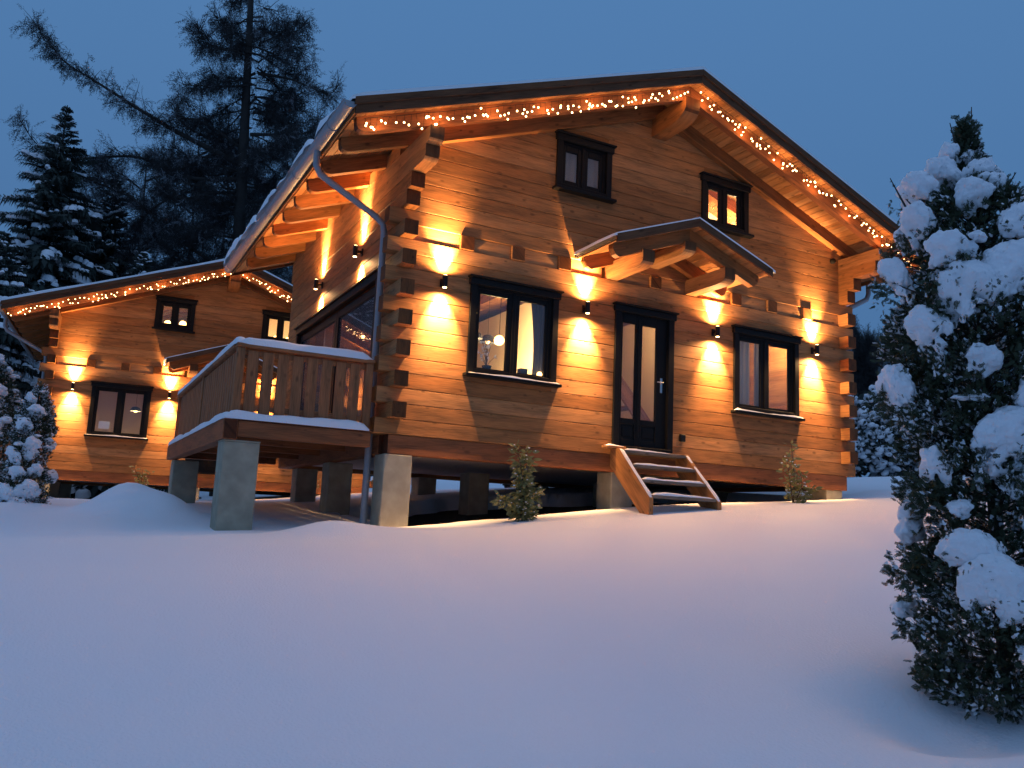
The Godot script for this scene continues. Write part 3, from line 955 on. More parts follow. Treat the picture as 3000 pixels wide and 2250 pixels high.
func wall_lamp(label: String, at: Vector3, turn: float, e: float, group: String) -> void:
	var t := thing("wall_lamp", label, "wall lamp", at, turn, group)
	part("back_plate", bx(Vector3(0, 0, 0.012), Vector3(0.06, 0.12, 0.02), 0.004), M.lamp, t)
	part("lamp_body", Mb.new().tube([Vector3(0, -0.085, 0.12), Vector3(0, 0.085, 0.12)], [0.038, 0.038], 16).commit(), M.lamp, t)
	part("arm", bx(Vector3(0, 0, 0.055), Vector3(0.03, 0.05, 0.08), 0.004), M.lamp, t)
	for s in [1.0, -1.0]:
		part("lamp_lens", Mb.new().tube([Vector3(0, s * 0.084, 0.12), Vector3(0, s * 0.091, 0.12), Vector3(0, s * 0.096, 0.12)], [0.030, 0.029, 0.018], 12).commit(), M.lens, t)
		var up := Vector3(0, s, 0)
		spot(t, Vector3(0, s * 0.125, 0.12), Vector3(0, s, -0.46), e, 33.0 if s > 0 else 37.0, WARM, 0.02, 0.9)
		spot(t, Vector3(0, s * 0.125, 0.12), up, e * (0.07 if s > 0 else (0.022 if turn < -1.0 else 0.075)), 84.0, WARM, 0.02, 0.6)

func sphere_mesh(r: float, seg := 10, rings := 6) -> SphereMesh:
	var s := SphereMesh.new()
	s.radius = r; s.height = 2.0 * r; s.radial_segments = seg; s.rings = rings
	return s

func string_lights(label: String, right: bool, xf: Transform3D, seed_: int, e: float) -> void:
	var t := thing("string_lights", label, "string lights")
	t.transform = xf
	var r := RandomNumberGenerator.new()
	r.seed = seed_
	var bulb := sphere_mesh(0.0135, 8, 4)
	var wire := Mb.new()
	var zl := 0.965
	var pt := func(x: float, drop: float) -> Vector3:
		return Vector3(2.0 * RX - x if right else x, roof_y(x) - 0.215 - drop, zl)
	var main := []
	var rad := []
	var x := -0.95
	while x < RX - 0.05:
		main.append(pt.call(x, 0.02 + 0.015 * r.randf())); rad.append(0.004)
		x += 0.16
	wire.tube(main, rad, 4, false)
	x = -0.93
	var k := 0
	var long := true
	while x < RX - 0.06:
		# icicles of light: drops of uneven length
		var drops: int = [1, 1, 2, 2, 3, 2][r.randi_range(0, 5)]
		var depth := 0.035
		var sway := r.randf_range(-0.03, 0.03)
		var far := 0.0
		for d in drops:
			depth += r.randf_range(0.01, 0.15)
			if depth > 0.23: break
			var p: Vector3 = pt.call(x + sway * depth * 4.0 + r.randf_range(-0.04, 0.04), depth) + Vector3(0, r.randf_range(-0.02, 0.02), r.randf_range(-0.02, 0.02))
			part("bulb", bulb, M.bulb, t, Transform3D(Basis.IDENTITY, p))
			far = depth
		wire.tube([pt.call(x, 0.025), pt.call(x + sway * far * 4.0, far)], [0.003, 0.003], 3, false)
		x += r.randf_range(0.05, 0.12)
		k += 1
	part("wire", wire.commit(), M.lamp, t)
	x = -0.7
	while x < RX - 0.1:
		omni(t, pt.call(x, 0.12), e, Color(1.0, 0.70, 0.42), 0.05)
		x += 0.8

func curtain(called: String, label: String, m: Material, xf: Transform3D, w: float, h: float, folds: float, gather := 0.0) -> void:
	var rows := []
	for k in 13:
		var f := k / 12.0
		var r := []
		var n := int(folds * 8)
		for j in n + 1:
			var u := float(j) / n
			var ww := w * (1.0 - gather * sin(f * PI * 0.75))
			r.append(Vector3(u * ww, h * (1.0 - f), 0.035 * sin(u * folds * TAU) * (0.7 + 0.3 * f)))
		rows.append(r)
	var o := part(called, Mb.new().grid(rows).commit(), m, self, xf)
	tag(o, label, "curtain")

func lit_things(xf: Transform3D, first: bool) -> void:
	var W := func(p: Vector3) -> Vector3: return xf * p
	var turn := xf.basis.get_euler().y
	var who := "near chalet" if first else "far chalet"
	var dome := Mb.new()
	var rows := []
	for k in 8:
		var f := k / 7.0
		var r := []
		for j in 17:
			var a := TAU * j / 16.0
			var rr := 0.02 + 0.12 * sin(f * PI / 2.0)
			r.append(Vector3(cos(a) * rr, 0.13 * cos(f * PI / 2.0), sin(a) * rr))
		rows.append(r)
	dome.grid(rows)
	var spots := [[Vector3(1.90, 2.10, -1.6), "left black dome pendant lamp"], [Vector3(2.22, 2.10, -1.75), "right black dome pendant lamp"]] if first else [[Vector3(2.18, 2.02, -0.9), "black dome pendant lamp"]]
	for s in spots:
		var t := thing("pendant_lamp", "%s hanging behind the ground floor window of the %s" % [s[1], who], "pendant lamp", W.call(s[0]), turn)
		part("lamp_shade", dome.commit(), M.lamp, t)
		part("cord", Mb.new().tube([Vector3(0, 0.13, 0), Vector3(0, 2.98 - s[0].y, 0)], [0.004, 0.004], 5).commit(), M.lamp, t)
		part("bulb", sphere_mesh(0.04 if first else 0.055), M.globe, t, Transform3D(Basis.IDENTITY, Vector3(0, 0.02, 0)))
		omni(t, Vector3(0, 0.02, 0), 1.2 if first else 3.0, Color(1.0, 0.86, 0.62))
	if first:
		var t := thing("globe_lamp", "round glowing globe lamp hanging behind the left ground floor window", "lamp", W.call(Vector3(2.31, 2.11, -1.5)), turn)
		part("globe", sphere_mesh(0.085, 16, 10), M.globe, t)
		part("cord", Mb.new().tube([Vector3(0, 0.08, 0), Vector3(0, 0.87, 0)], [0.005, 0.005], 5).commit(), M.lamp, t)
		omni(t, Vector3.ZERO, 3.0, Color(1.0, 0.86, 0.62), 0.08)
		t = thing("candle_lamp", "small glowing globe candle at the right end of the left window sill", "lamp", W.call(Vector3(2.335, 1.29, -0.14)), turn)
		part("globe", sphere_mesh(0.04, 12, 8), M.globe, t, Transform3D(Basis.IDENTITY, Vector3(0, 0.075, 0)))
		part("foot", Mb.new().tube([Vector3(0, -0.015, 0), Vector3(0, 0.02, 0), Vector3(0, 0.05, 0)], [0.04, 0.03, 0.015], 10).commit(), M.lamp, t)
		omni(t, Vector3(0, 0.075, 0), 0.05, Color(1.0, 0.86, 0.62))
		part_box("planter", "dark square planter box on the left window sill inside the glass", "planter", W.call(Vector3(2.05, 1.345, -0.15)), Vector3(0.13, 0.14, 0.09), M.lamp)
		plant_pot(W.call(Vector3(1.46, 1.275, -0.15)))
	else:
		omni_lamp("table_lamp", "bright round table lamp behind the left pane of the far chalet's left attic window", W.call(Vector3(2.74, 4.52, -0.45)), turn, 0.9, 0.09)
		omni_lamp("table_lamp", "bright round table lamp behind the right pane of the far chalet's left attic window", W.call(Vector3(3.14, 4.55, -0.45)), turn, 0.9, 0.10)
		omni_lamp("table_lamp", "small round table lamp behind the left pane of the far chalet's right attic window", W.call(Vector3(5.72, 4.50, -0.5)), turn, 0.9, 0.07)
		omni_lamp("table_lamp", "small round table lamp behind the right pane of the far chalet's right attic window", W.call(Vector3(6.08, 4.50, -0.5)), turn, 0.9, 0.07)
		part_box("paper_notice", "white paper notice taped inside the far chalet's window", "notice", W.call(Vector3(1.46, 1.50, -0.085)), Vector3(0.26, 0.2, 0.004), M.white, turn)
	# ceiling lamps out of direct sight that light the rooms
	omni_lamp("ceiling_lamp", "round ceiling lamp in the hall behind the %s's front door" % who, W.call(Vector3(4.6, 2.86, -0.7)), turn, 1.3, 0.09)
	omni_lamp("ceiling_lamp", "round ceiling lamp in the room behind the %s's right ground floor window" % who, W.call(Vector3(8.0, 2.85, -1.2)), turn, 2.4, 0.09)
	if first:
		omni_lamp("ceiling_lamp", "round lamp lighting the near chalet's right attic room", W.call(Vector3(6.9, 4.75, -0.85)), turn, 4.5, 0.09)
		curtain("curtain", "pale drawn curtain behind the near chalet's left attic window", M.curtain_pale, xf * Transform3D(Basis.IDENTITY, Vector3(2.45, 4.2, -0.30)), 0.95, 0.95, 5)
		omni_lamp("ceiling_lamp", "dim lamp lighting the near chalet's left attic room behind a curtain", W.call(Vector3(2.6, 4.9, -2.6)), turn, 0.5, 0.06)
		curtain("curtain", "dark curtain gathered at the right side of the near chalet's left window", M.curtain_dark, xf * Transform3D(Basis.IDENTITY, Vector3(2.46, 1.1, -0.26)) * Transform3D(Basis(Vector3.UP, PI), Vector3.ZERO), 0.28, 1.55, 3, 0.35)
		curtain("curtain", "grey curtain drawn behind the glass patio door", M.curtain_grey, xf * Transform3D(Basis(Vector3.UP, PI / 2.0), Vector3(0.32, 0.33, -0.6)), 5.0, 2.4, 22)
	curtain("curtain", "pale curtain at the left side of the %s's right window" % who, M.curtain_pale, xf * Transform3D(Basis.IDENTITY, Vector3(6.18, 1.0, -0.28)), 0.42, 1.5, 4)
	curtain("curtain", "pale curtain tied back at the right side of the %s's right window" % who, M.curtain_pale, xf * Transform3D(Basis.IDENTITY, Vector3(6.70, 1.0, -0.28)), 0.34, 1.6, 3, 0.55)
	# a stair behind the front door
	var st := thing("staircase", "wooden staircase seen through the glass of the %s's front door" % who, "staircase", W.call(Vector3(0, 0, 0)), turn)
	for z in [-1.0, -1.85]:
		part("stringer", bar_box(Vector3(4.2, 1.75, z), Vector3(3.1, 0.24, 0.05), Basis(Vector3(0, 0, 1), -0.85)), M.pale, st)
	for k in 10:
		part("tread", bx(Vector3(3.25 + 0.205 * k, 2.85 - 0.235 * k, -1.425), Vector3(0.26, 0.04, 0.78)), M.pale, st)

func omni_lamp(called: String, label: String, at: Vector3, turn: float, e: float, r: float) -> void:
	var t := thing(called, label, "lamp", at, turn)
	part("globe", sphere_mesh(r, 14, 8), M.globe, t)
	var up := 1.0 if called == "ceiling_lamp" else -1.0
	part("fitting", Mb.new().tube([Vector3(0, up * r * 0.8, 0), Vector3(0, up * (r + 0.05), 0)], [r * 0.5, r * 0.6], 10).commit(), M.lamp, t)
	omni(t, Vector3.ZERO, e, Color(1.0, 0.86, 0.62), r * 0.8)

func part_box(called: String, label: String, category: String, at: Vector3, size: Vector3, m: Material, turn := 0.0) -> void:
	var o := part(called, bx(Vector3.ZERO, size, 0.006), m, self, Transform3D(Basis(Vector3.UP, turn), at))
	tag(o, label, category)

func plant_pot(at: Vector3) -> void:
	var t := thing("flower_pot", "white flowers in a dark pot behind the left window pane", "flower pot", at)
	part("pot", Mb.new().tube([Vector3(0, 0, 0), Vector3(0, 0.02, 0), Vector3(0, 0.11, 0)], [0.05, 0.055, 0.075], 12).commit(), M.lamp, t)
	var r := RandomNumberGenerator.new()
	r.seed = 3
	var st := Mb.new()
	var fl := Mb.new()
	for k in 16:
		var a := r.randf() * TAU
		var tip := Vector3(cos(a) * r.randf_range(0.03, 0.17), r.randf_range(0.2, 0.48), sin(a) * 0.05)
		st.tube([Vector3(0, 0.1, 0), Vector3(tip.x * 0.4, tip.y * 0.7, tip.z * 0.4), tip], [0.004, 0.004, 0.003], 4)
		for q in 4:
			fl.box(tip + Vector3(r.randf_range(-0.025, 0.025), r.randf_range(-0.025, 0.025), r.randf_range(-0.02, 0.02)), Vector3(0.03, 0.022, 0.006), 0.003, Vector2.ZERO, Basis(Vector3(r.randf(), r.randf(), r.randf()).normalized(), r.randf() * 3.0))
	part("stem", st.commit(), M.stem, t)
	part("petals", fl.commit(), M.white, t).set_meta("kind", "stuff")

# ------------------------------------------------------------------ snow lumps: a smooth field, meshed by surface nets
func blob(balls: Array, cell: float, rough: float, seed_: float) -> ArrayMesh:
	var lo := Vector3(1e9, 1e9, 1e9)
	var hi := -lo
	for b in balls:
		var r: Vector3 = Vector3.ONE * (b[1] + cell * 2.0 + rough * 2.0)
		lo = lo.min(b[0] - r); hi = hi.max(b[0] + r)
	var n := Vector3i(((hi - lo) / cell).ceil()) + Vector3i.ONE
	var f := PackedFloat32Array()
	f.resize(n.x * n.y * n.z)
	var k := 9.0 / (cell * 8.0)
	var i := 0
	for z in n.z:
		for y in n.y:
			for x in n.x:
				var p := lo + Vector3(x, y, z) * cell
				var s := 0.0
				for b in balls:
					var d: float = (p - b[0]).length() - b[1]
					if d < cell * 6.0: s += exp(-k * d)
				var v := cell * 6.0 if s <= 0.0 else -log(s) / k
				if absf(v) < cell * 5.0: v += rough * 1.1 * noise.get_noise_3d(p.x * 190.0 + seed_, p.y * 190.0, p.z * 190.0) + rough * 2.4 * noise.get_noise_3d(p.x * 80.0 + seed_, p.y * 80.0, p.z * 80.0)
				f[i] = v
				i += 1
	var mb := Mb.new()
	var at := {}
	var sx := 1
	var sy := n.x
	var sz := n.x * n.y
	for z in n.z - 1:
		for y in n.y - 1:
			for x in n.x - 1:
				var b := x + y * sy + z * sz
				var neg := 0
				for c in 8:
					if f[b + (c & 1) + ((c >> 1) & 1) * sy + ((c >> 2) & 1) * sz] < 0.0: neg += 1
				if neg == 0 or neg == 8: continue
				var sum := Vector3()
				var cnt := 0
				for e in 12:
					var c0: int = [0, 2, 4, 6, 0, 1, 4, 5, 0, 1, 2, 3][e]
					var c1: int = c0 + [1, 1, 1, 1, 2, 2, 2, 2, 4, 4, 4, 4][e]
					var f0 := f[b + (c0 & 1) + ((c0 >> 1) & 1) * sy + ((c0 >> 2) & 1) * sz]
					var f1 := f[b + (c1 & 1) + ((c1 >> 1) & 1) * sy + ((c1 >> 2) & 1) * sz]
					if (f0 < 0.0) != (f1 < 0.0):
						var t := f0 / (f0 - f1)
						var p0 := Vector3(c0 & 1, (c0 >> 1) & 1, (c0 >> 2) & 1)
						var p1 := Vector3(c1 & 1, (c1 >> 1) & 1, (c1 >> 2) & 1)
						sum += p0.lerp(p1, t)
						cnt += 1
				var g := Vector3(f[b + 1] - f[b], f[b + sy] - f[b], f[b + sz] - f[b])
				g += Vector3(f[b + 1 + sy + sz] - f[b + sy + sz], f[b + 1 + sy + sz] - f[b + 1 + sz], f[b + 1 + sy + sz] - f[b + 1 + sy])
				at[b] = mb.v.size()
				mb.v.append(lo + (Vector3(x, y, z) + sum / cnt) * cell)
				mb.n.append(g.normalized()); mb.uv.append(Vector2.ZERO)
	for b in at:
		var x: int = b % n.x
		var y: int = (b / sy) % n.y
		var z: int = b / sz
		for ax in 3:
			var s1: int = [sy, sz, sx][ax]
			var s2: int = [sz, sx, sy][ax]
			var st: int = [sx, sy, sz][ax]
			if (ax != 0 and x == 0) or (ax != 1 and y == 0) or (ax != 2 and z == 0): continue
			var inside := f[b] < 0.0
			if inside == (f[b + st] < 0.0): continue
			if not (at.has(b - s1) and at.has(b - s2) and at.has(b - s1 - s2)): continue
			var q := [at[b], at[b - s1], at[b - s1 - s2], at[b - s2]]
			for t in ([0, 2, 1, 0, 3, 2] if inside else [0, 1, 2, 0, 2, 3]): mb.ix.append(q[t])
	return mb.commit()

func lump_balls(w: float, h: float, r: RandomNumberGenerator) -> Array:      # a cushion of snow bent over a bough, with tongues hanging from its rim
	var b := []
	var n := 6 + int(w / 0.05)
	var bend := r.randf_range(0.3, 1.0)
	for k in n:
		var f := (k + 0.5) / n * 2.0 - 1.0
		var rad := w * lerpf(0.27, 0.12, f * f) * r.randf_range(0.85, 1.15)
		b.append([Vector3(f * w * 0.42, h * (0.30 - bend * 0.55 * f * f) - rad * 0.4, r.randfn(0, 0.09) * w), rad])
	var droop := 4 + int(h / 0.05)
	for k in droop:
		var a := r.randf() * TAU
		var rr := w * r.randf_range(0.22, 0.40)
		var top := h * r.randf_range(-0.1, 0.15)
		var low := -h * r.randf_range(0.15, 0.55)
		b.append([Vector3(cos(a) * rr, top, sin(a) * rr * 0.7), w * r.randf_range(0.10, 0.16)])
		b.append([Vector3(cos(a) * rr * 1.05, lerpf(top, low, 0.55), sin(a) * rr * 0.75), w * r.randf_range(0.08, 0.12)])
		b.append([Vector3(cos(a) * rr * 1.08, low, sin(a) * rr * 0.8), w * r.randf_range(0.045, 0.08)])
	return b

# ------------------------------------------------------------------ plants
func blade(m: Mb, a: Vector3, b: Vector3, w: float, side: Vector3) -> void:   # a thin tapering leaf, two crossed triangles deep
	var s := side.normalized() * w / 2.0
	var mid := a.lerp(b, 0.45)
	var nn := (b - a).cross(side).normalized()
	var i := m.v.size()
	for p in [a, mid + s, b, mid - s]:
		m.v.append(p); m.n.append(nn); m.uv.append(Vector2.ZERO)
	for q in [0, 1, 2, 0, 2, 3]: m.ix.append(i + q)

func spray_mesh(seed_: int, length: float, wide: float) -> ArrayMesh:     # a flat fan of scale leaves, pointing up +y
	var r := RandomNumberGenerator.new()
	r.seed = seed_
	var m := Mb.new()
	blade(m, Vector3.ZERO, Vector3(0, length, 0), wide * 1.1, Vector3.RIGHT)
	for k in 9:
		var f := 0.12 + 0.80 * k / 8.0
		for s in [-1.0, 1.0]:
			var a := Vector3(0, length * f, 0)
			var l := length * 0.42 * (1.0 - 0.55 * f) * r.randf_range(0.75, 1.2)
			var d := Vector3(s * 0.75, 0.8, r.randf_range(-0.3, 0.3)).normalized()
			blade(m, a, a + d * l, wide, Vector3(0.8, -s * 0.7, 0))
			if l > length * 0.2:
				blade(m, a + d * l * 0.45, a + d * l * 0.45 + Vector3(s * 0.2, 1, 0.3).normalized() * l * 0.5, wide * 0.8, Vector3(1, 0, 0))
				blade(m, a + d * l * 0.5, a + d * l * 0.5 + Vector3(s, 0.15, -0.2).normalized() * l * 0.42, wide * 0.8, Vector3(0, 1, 0))
	return m.commit()

func aim(dir: Vector3, roll: float, scale: float, at: Vector3) -> Transform3D:     # +y along dir
	var y := dir.normalized()
	var x := y.cross(Vector3(0.31, 0.17, 0.93)).normalized()
	var b := Basis(x, y, x.cross(y)) * Basis(Vector3.UP, roll)
	return Transform3D(b.scaled(Vector3.ONE * scale) if false else Basis(b.x * scale, b.y * scale, b.z * scale), at)

# a columnar cypress: profile is [height, radius]; lumps are [across, height, width, tall] on the side that faces local +z
func cypress(called: String, label: String, at: Vector3, turn: float, profile: Array, lumps: Array, sprays: int, size: float, cell: float, back_lumps: int, seed_: int, dust := 0.12, shoots := [], bits := 0) -> Node3D:
	var t := thing(called, label, "tree", at, turn)
	var r := RandomNumberGenerator.new()
	r.seed = seed_
	var top: float = profile[profile.size() - 1][0]
	var rad := func(h: float) -> float:
		for k in profile.size() - 1:
			if h <= profile[k + 1][0]: return lerpf(profile[k][1], profile[k + 1][1], clampf((h - profile[k][0]) / (profile[k + 1][0] - profile[k][0]), 0, 1))
		return 0.01
	part("trunk", Mb.new().tube([Vector3(0, -0.4, 0), Vector3(0, top * 0.4, 0.01), Vector3(0.01, top * 0.75, 0), Vector3(0, top * 0.98, 0)], [size * 0.28, size * 0.22, size * 0.12, size * 0.03], 9).commit(), M.bark, t)
	var patch := func(p: Vector3) -> float: return 2.6 if noise.get_noise_3d(p.x * 26.0 / size * 0.2, p.y * 22.0 / size * 0.2 + seed_ * 5.0, p.z * 26.0 / size * 0.2) > 0.06 else 0.25
	# boughs, each with a tuft of sprays at its end
	var limbs := Mb.new()
	var green := []
	var brown := []
	var white := []
	var tufts := []
	var nb := int(sprays / 84.0)
	for k in nb:
		var h := top * (0.02 + 0.97 * pow(r.randf(), 0.93))
		var a := r.randf() * TAU
		var R: float = rad.call(h) * (0.92 + 0.45 * noise.get_noise_3d(cos(a) * 28.0, h * 34.0, sin(a) * 28.0 + seed_)) * r.randf_range(0.72, 1.12)
		tufts.append([Vector3(cos(a) * R, h, sin(a) * R), a])
	for q in tufts:
		var e: Vector3 = q[0]
		var root := Vector3(e.x * 0.1, maxf(e.y - size * 0.9, 0.02), e.z * 0.1)
		limbs.tube([root, root.lerp(e, 0.6) - Vector3(0, size * 0.1, 0), e], [size * 0.04, size * 0.025, size * 0.008], 4, false)
		var out := Vector3(cos(q[1]), 0.0, sin(q[1]))
		for k in 42:
			var p := e + Vector3(r.randfn(0, 0.30), r.randfn(-0.12, 0.42), r.randfn(0, 0.30)) * size * 0.62
			var rr := Vector2(p.x, p.z).length()
			var mx: float = rad.call(clampf(p.y, 0.0, top)) * r.randf_range(0.92, 1.20) + 0.02
			if p.y > top or p.y < 0.0 or r.randf() < (p.y - top * 0.86) / (top * 0.16): continue
			if rr > mx: p = Vector3(p.x * mx / rr, p.y, p.z * mx / rr)
			var dir := (out * r.randf_range(0.25, 0.9) + Vector3(r.randfn(0, 0.35), r.randf_range(-0.5, 1.0), r.randfn(0, 0.35)))
			var x := aim(dir, r.randf() * TAU, size * r.randf_range(0.7, 1.25), p)
			(brown if r.randf() < 0.12 else green).append(x)
			if r.randf() < dust * patch.call(p): white.append(aim(dir + Vector3(0, 0.2, 0), r.randf() * TAU, size * r.randf_range(0.5, 0.9), p + Vector3(0, 0.012, 0) + out * 0.01))
	for k in int(sprays * 0.4):
		var h := top * 0.985 * pow(r.randf(), 1.1) - size * 0.3
		if r.randf() < (h - top * 0.86) / (top * 0.16): continue
		var a := r.randf() * TAU
		var R: float = rad.call(maxf(h, 0.0)) * (0.80 + 0.42 * noise.get_noise_3d(cos(a) * 22.0, h * 26.0, sin(a) * 22.0 + seed_)) * pow(r.randf_range(0.35, 1.0), 0.5)
		var out := Vector3(cos(a), 0.0, sin(a))
		var dir := out * r.randf_range(0.2, 0.9) + Vector3(r.randfn(0, 0.3), r.randf_range(-0.7, 1.0), r.randfn(0, 0.3))
		var x := aim(dir, r.randf() * TAU, size * r.randf_range(0.7, 1.3), out * R + Vector3(0, h, 0))
		(brown if r.randf() < 0.12 else green).append(x)
		if r.randf() < dust * patch.call(out * R + Vector3(0, h, 0)): white.append(aim(dir, r.randf() * TAU, size * r.randf_range(0.5, 0.9), out * (R + 0.02) + Vector3(0, h + 0.015, 0)))
	for k in 5:       # the leader and its side shoots
		var d := Vector3(r.randfn(0, 0.25), 1, r.randfn(0, 0.25))
		green.append(aim(d, r.randf() * TAU, size * 1.3, Vector3(0, top - size * 0.3 - 0.03 * k, 0)))
	for q in shoots:      # bare-ended shoots that stick out: [from, to]
		var c := curve([q[0], q[0].lerp(q[1], 0.5) + Vector3(0, -0.03, 0), q[1]], 8)
		limbs.tube(c, [0.012, 0.011, 0.010, 0.009, 0.008, 0.007, 0.006, 0.004, 0.003], 5, false)
		for k in 30:
			var f := r.randf() * 0.95
			var i := mini(int(f * 8), 7)
			var p: Vector3 = c[i].lerp(c[i + 1], f * 8 - i)
			var d: Vector3 = (c[i + 1] - c[i]).normalized() + Vector3(r.randfn(0, 0.5), r.randfn(0, 0.5), r.randfn(0, 0.5))
			green.append(aim(d, r.randf() * TAU, size * (0.85 - 0.6 * f), p))
	for q in lumps:       # sprays that hang out from under each lump of snow
		var R: float = rad.call(q[1])
		var z := sqrt(maxf(R * R - q[0] * q[0], 0.0)) * 0.92
		for k in int(q[2] * 190.0):
			var a := r.randf() * TAU
			var p := Vector3(q[0] + cos(a) * q[2] * 0.5, q[1] - q[3] * r.randf_range(0.15, 0.6), z + sin(a) * q[2] * 0.42)
			green.append(aim(Vector3(cos(a) * 0.6 + r.randfn(0, 0.3), r.randf_range(-1.2, 0.5), sin(a) * 0.6 + 0.2), r.randf() * TAU, size * r.randf_range(0.45, 0.85), p))
	var small := []
	for k in 6: small.append(blob(lump_balls(0.13, r.randf_range(0.08, 0.17), r), cell, cell * 1.2, r.randf() * 99.0))
	for k in bits:
		var h := top * r.randf_range(0.06, 0.95)
		var a := r.randf() * TAU
		var R: float = rad.call(h) * r.randf_range(0.9, 1.0)
		var sc := size * 5.0 * r.randf_range(0.35, 1.0)
		part("snow_lump", small[k % 6], M.snow, t, Transform3D(Basis(Vector3.UP, r.randf() * TAU) * Basis.from_scale(Vector3(sc * r.randf_range(0.8, 1.5), sc * r.randf_range(0.35, 0.8), sc * r.randf_range(0.8, 1.4))), Vector3(cos(a) * R, h, sin(a) * R)))
	part("boughs", limbs.commit(), M.bark, t).set_meta("kind", "stuff")
	copies("foliage", spray_mesh(seed_, 0.30, 0.024), M.thuja, t, green)
	copies("dry_foliage", spray_mesh(seed_ + 1, 0.28, 0.020), M.thuja_b, t, brown)
	copies("snow_dust", spray_mesh(seed_ + 2, 0.26, 0.062), M.snow, t, white)
	for q in lumps:
		var R: float = rad.call(q[1])
		var z := sqrt(maxf(R * R - q[0] * q[0], 0.0)) * 0.92
		if absf(q[0]) > R: z = 0.0
		var w: float = q[2]
		var hh: float = q[3]
		part("snow_lump", blob(lump_balls(w, hh, r), cell, cell * 1.1, r.randf() * 99.0), M.snow, t, Transform3D(Basis(Vector3.UP, atan2(q[0], maxf(z, 0.05))) * Basis(Vector3.RIGHT, r.randf_range(0.25, 0.6)) * Basis(Vector3.BACK, r.randfn(0, 0.35)) * Basis.from_scale(Vector3(1.0, 1.0, 0.62)), Vector3(q[0] * 0.97, q[1] + 0.02, z * 0.97)))
	for k in back_lumps:
		var h := top * r.randf_range(0.12, 0.9)
		var a := r.randf_range(PI + 0.25, TAU - 0.25)
		var R: float = rad.call(h)
		var w := size * r.randf_range(0.5, 1.1)
		part("snow_lump", blob(lump_balls(w, w * r.randf_range(0.7, 1.2), r), cell * 1.5, cell, r.randf() * 99.0), M.snow, t, Transform3D(Basis(Vector3.UP, a), Vector3(cos(a) * R, h, sin(a) * R)))
	return t

func bough_mesh(seed_: int) -> ArrayMesh:      # a hanging spruce bough, 1 long, pointing along +y with side twigs that sag in -z
	var r := RandomNumberGenerator.new()
	r.seed = seed_
	var m := Mb.new()
	for k in 13:
		var f := 0.08 + 0.9 * k / 12.0
		var a := Vector3(0, f, -0.10 * f * f)
		for s in [-1.0, 1.0]:
			var l := 0.36 * (1.05 - f) * r.randf_range(0.7, 1.2) + 0.06
			var b := a + Vector3(s * l * 0.8, l * 0.55, -l * r.randf_range(0.1, 0.75))
			blade(m, a, b, 0.075, Vector3(0.3, -s * 0.6, 0.7))
			blade(m, a.lerp(b, 0.4), a.lerp(b, 0.5) + Vector3(s * 0.03, 0.05, -0.16 * r.randf_range(0.5, 1.2)), 0.06, Vector3(1, 0.3, 0))
	blade(m, Vector3.ZERO, Vector3(0, 1.0, -0.12), 0.07, Vector3.RIGHT)
	return m.commit()

func snow_pad_mesh(seed_: int) -> ArrayMesh:    # snow lying along a bough, 1 long along +y
	var r := RandomNumberGenerator.new()
	r.seed = seed_
	var m := Mb.new()
	for k in 5:
		var c := Vector3(r.randf_range(-0.12, 0.12), 0.15 + 0.18 * k, -0.1 * pow(0.15 + 0.18 * k, 2) + 0.02)
		var rows := []
		var w := r.randf_range(0.04, 0.12)
		var l := r.randf_range(0.07, 0.14)
		for i in 4:
			var row := []
			for j in 8:
				var t := TAU * j / 7.0
				var f := sin(PI / 2.0 * i / 3.0)
				row.append(c + Vector3(cos(t) * w * f, sin(t) * l * f, 0.09 * cos(PI / 2.0 * i / 3.0) - (0.05 if i == 3 else 0.0)))
			rows.append(row)
		m.grid(rows)
	return fix_out(m, Vector3(0, 0.5, -3)).commit()

func spruce(label: String, at: Vector3, top: float, base_r: float, snow: float, seed_: int, lean := 0.0) -> void:
	var t := thing("spruce_tree", label, "tree", at)
	t.rotation.z = lean
	var r := RandomNumberGenerator.new()
	r.seed = seed_
	part("trunk", Mb.new().tube([Vector3(0, -0.3, 0), Vector3(0, top * 0.5, 0), Vector3(0, top, 0)], [top * 0.014, top * 0.008, 0.02], 8).commit(), M.bark, t)
	var a := []
	var b := []
	var h := top * 0.05
	while h < top * 0.995:
		var f := h / top
		var R := base_r * pow(1.0 - f, 0.82) * (0.9 + 0.25 * noise.get_noise_2d(h * 40.0, seed_)) + 0.12
		var n := 7 + int(6.0 * (1.0 - f))
		for k in n:
			var az := TAU * (k + r.randf()) / n
			var droop := lerpf(-0.38, 0.55, f * f) + r.randf_range(-0.2, 0.15)
			var d := Vector3(cos(az), droop, sin(az)).normalized()
			var side := d.cross(Vector3.UP).normalized()
			var up := side.cross(d)
			var l := R * r.randf_range(0.65, 1.12)
			for q in 2:
				var st := 0.0 if q == 0 else 0.40
				var ll := l * (1.0 - st * 0.9)
				var o := Vector3(0, h, 0) + d * l * st + side * (r.randfn(0, 0.12) * l * st * 2.0)
				var dd := (d + side * r.randfn(0, 0.3 * q) + Vector3(0, -0.18 * q, 0)).normalized()
				var s2 := dd.cross(Vector3.UP).normalized()
				var u2 := s2.cross(dd)
				var w := maxf(ll, 0.5) * r.randf_range(0.8, 1.25)
				a.append(Transform3D(Basis(s2 * w, dd * ll, u2 * w), o))
				if r.randf() < snow * (1.1 - 0.9 * f): b.append(Transform3D(Basis(s2 * w * 0.95, dd * ll * r.randf_range(0.8, 1.0), u2 * w * r.randf_range(0.6, 1.0)), o + u2 * w * 0.03 + s2 * r.randfn(0, 0.08) * w))
		h += top * 0.019 * r.randf_range(0.8, 1.2) + 0.03
	copies("foliage", bough_mesh(seed_), M.spruce, t, a)
	if b.size(): copies("snow", snow_pad_mesh(seed_), M.snow, t, b)

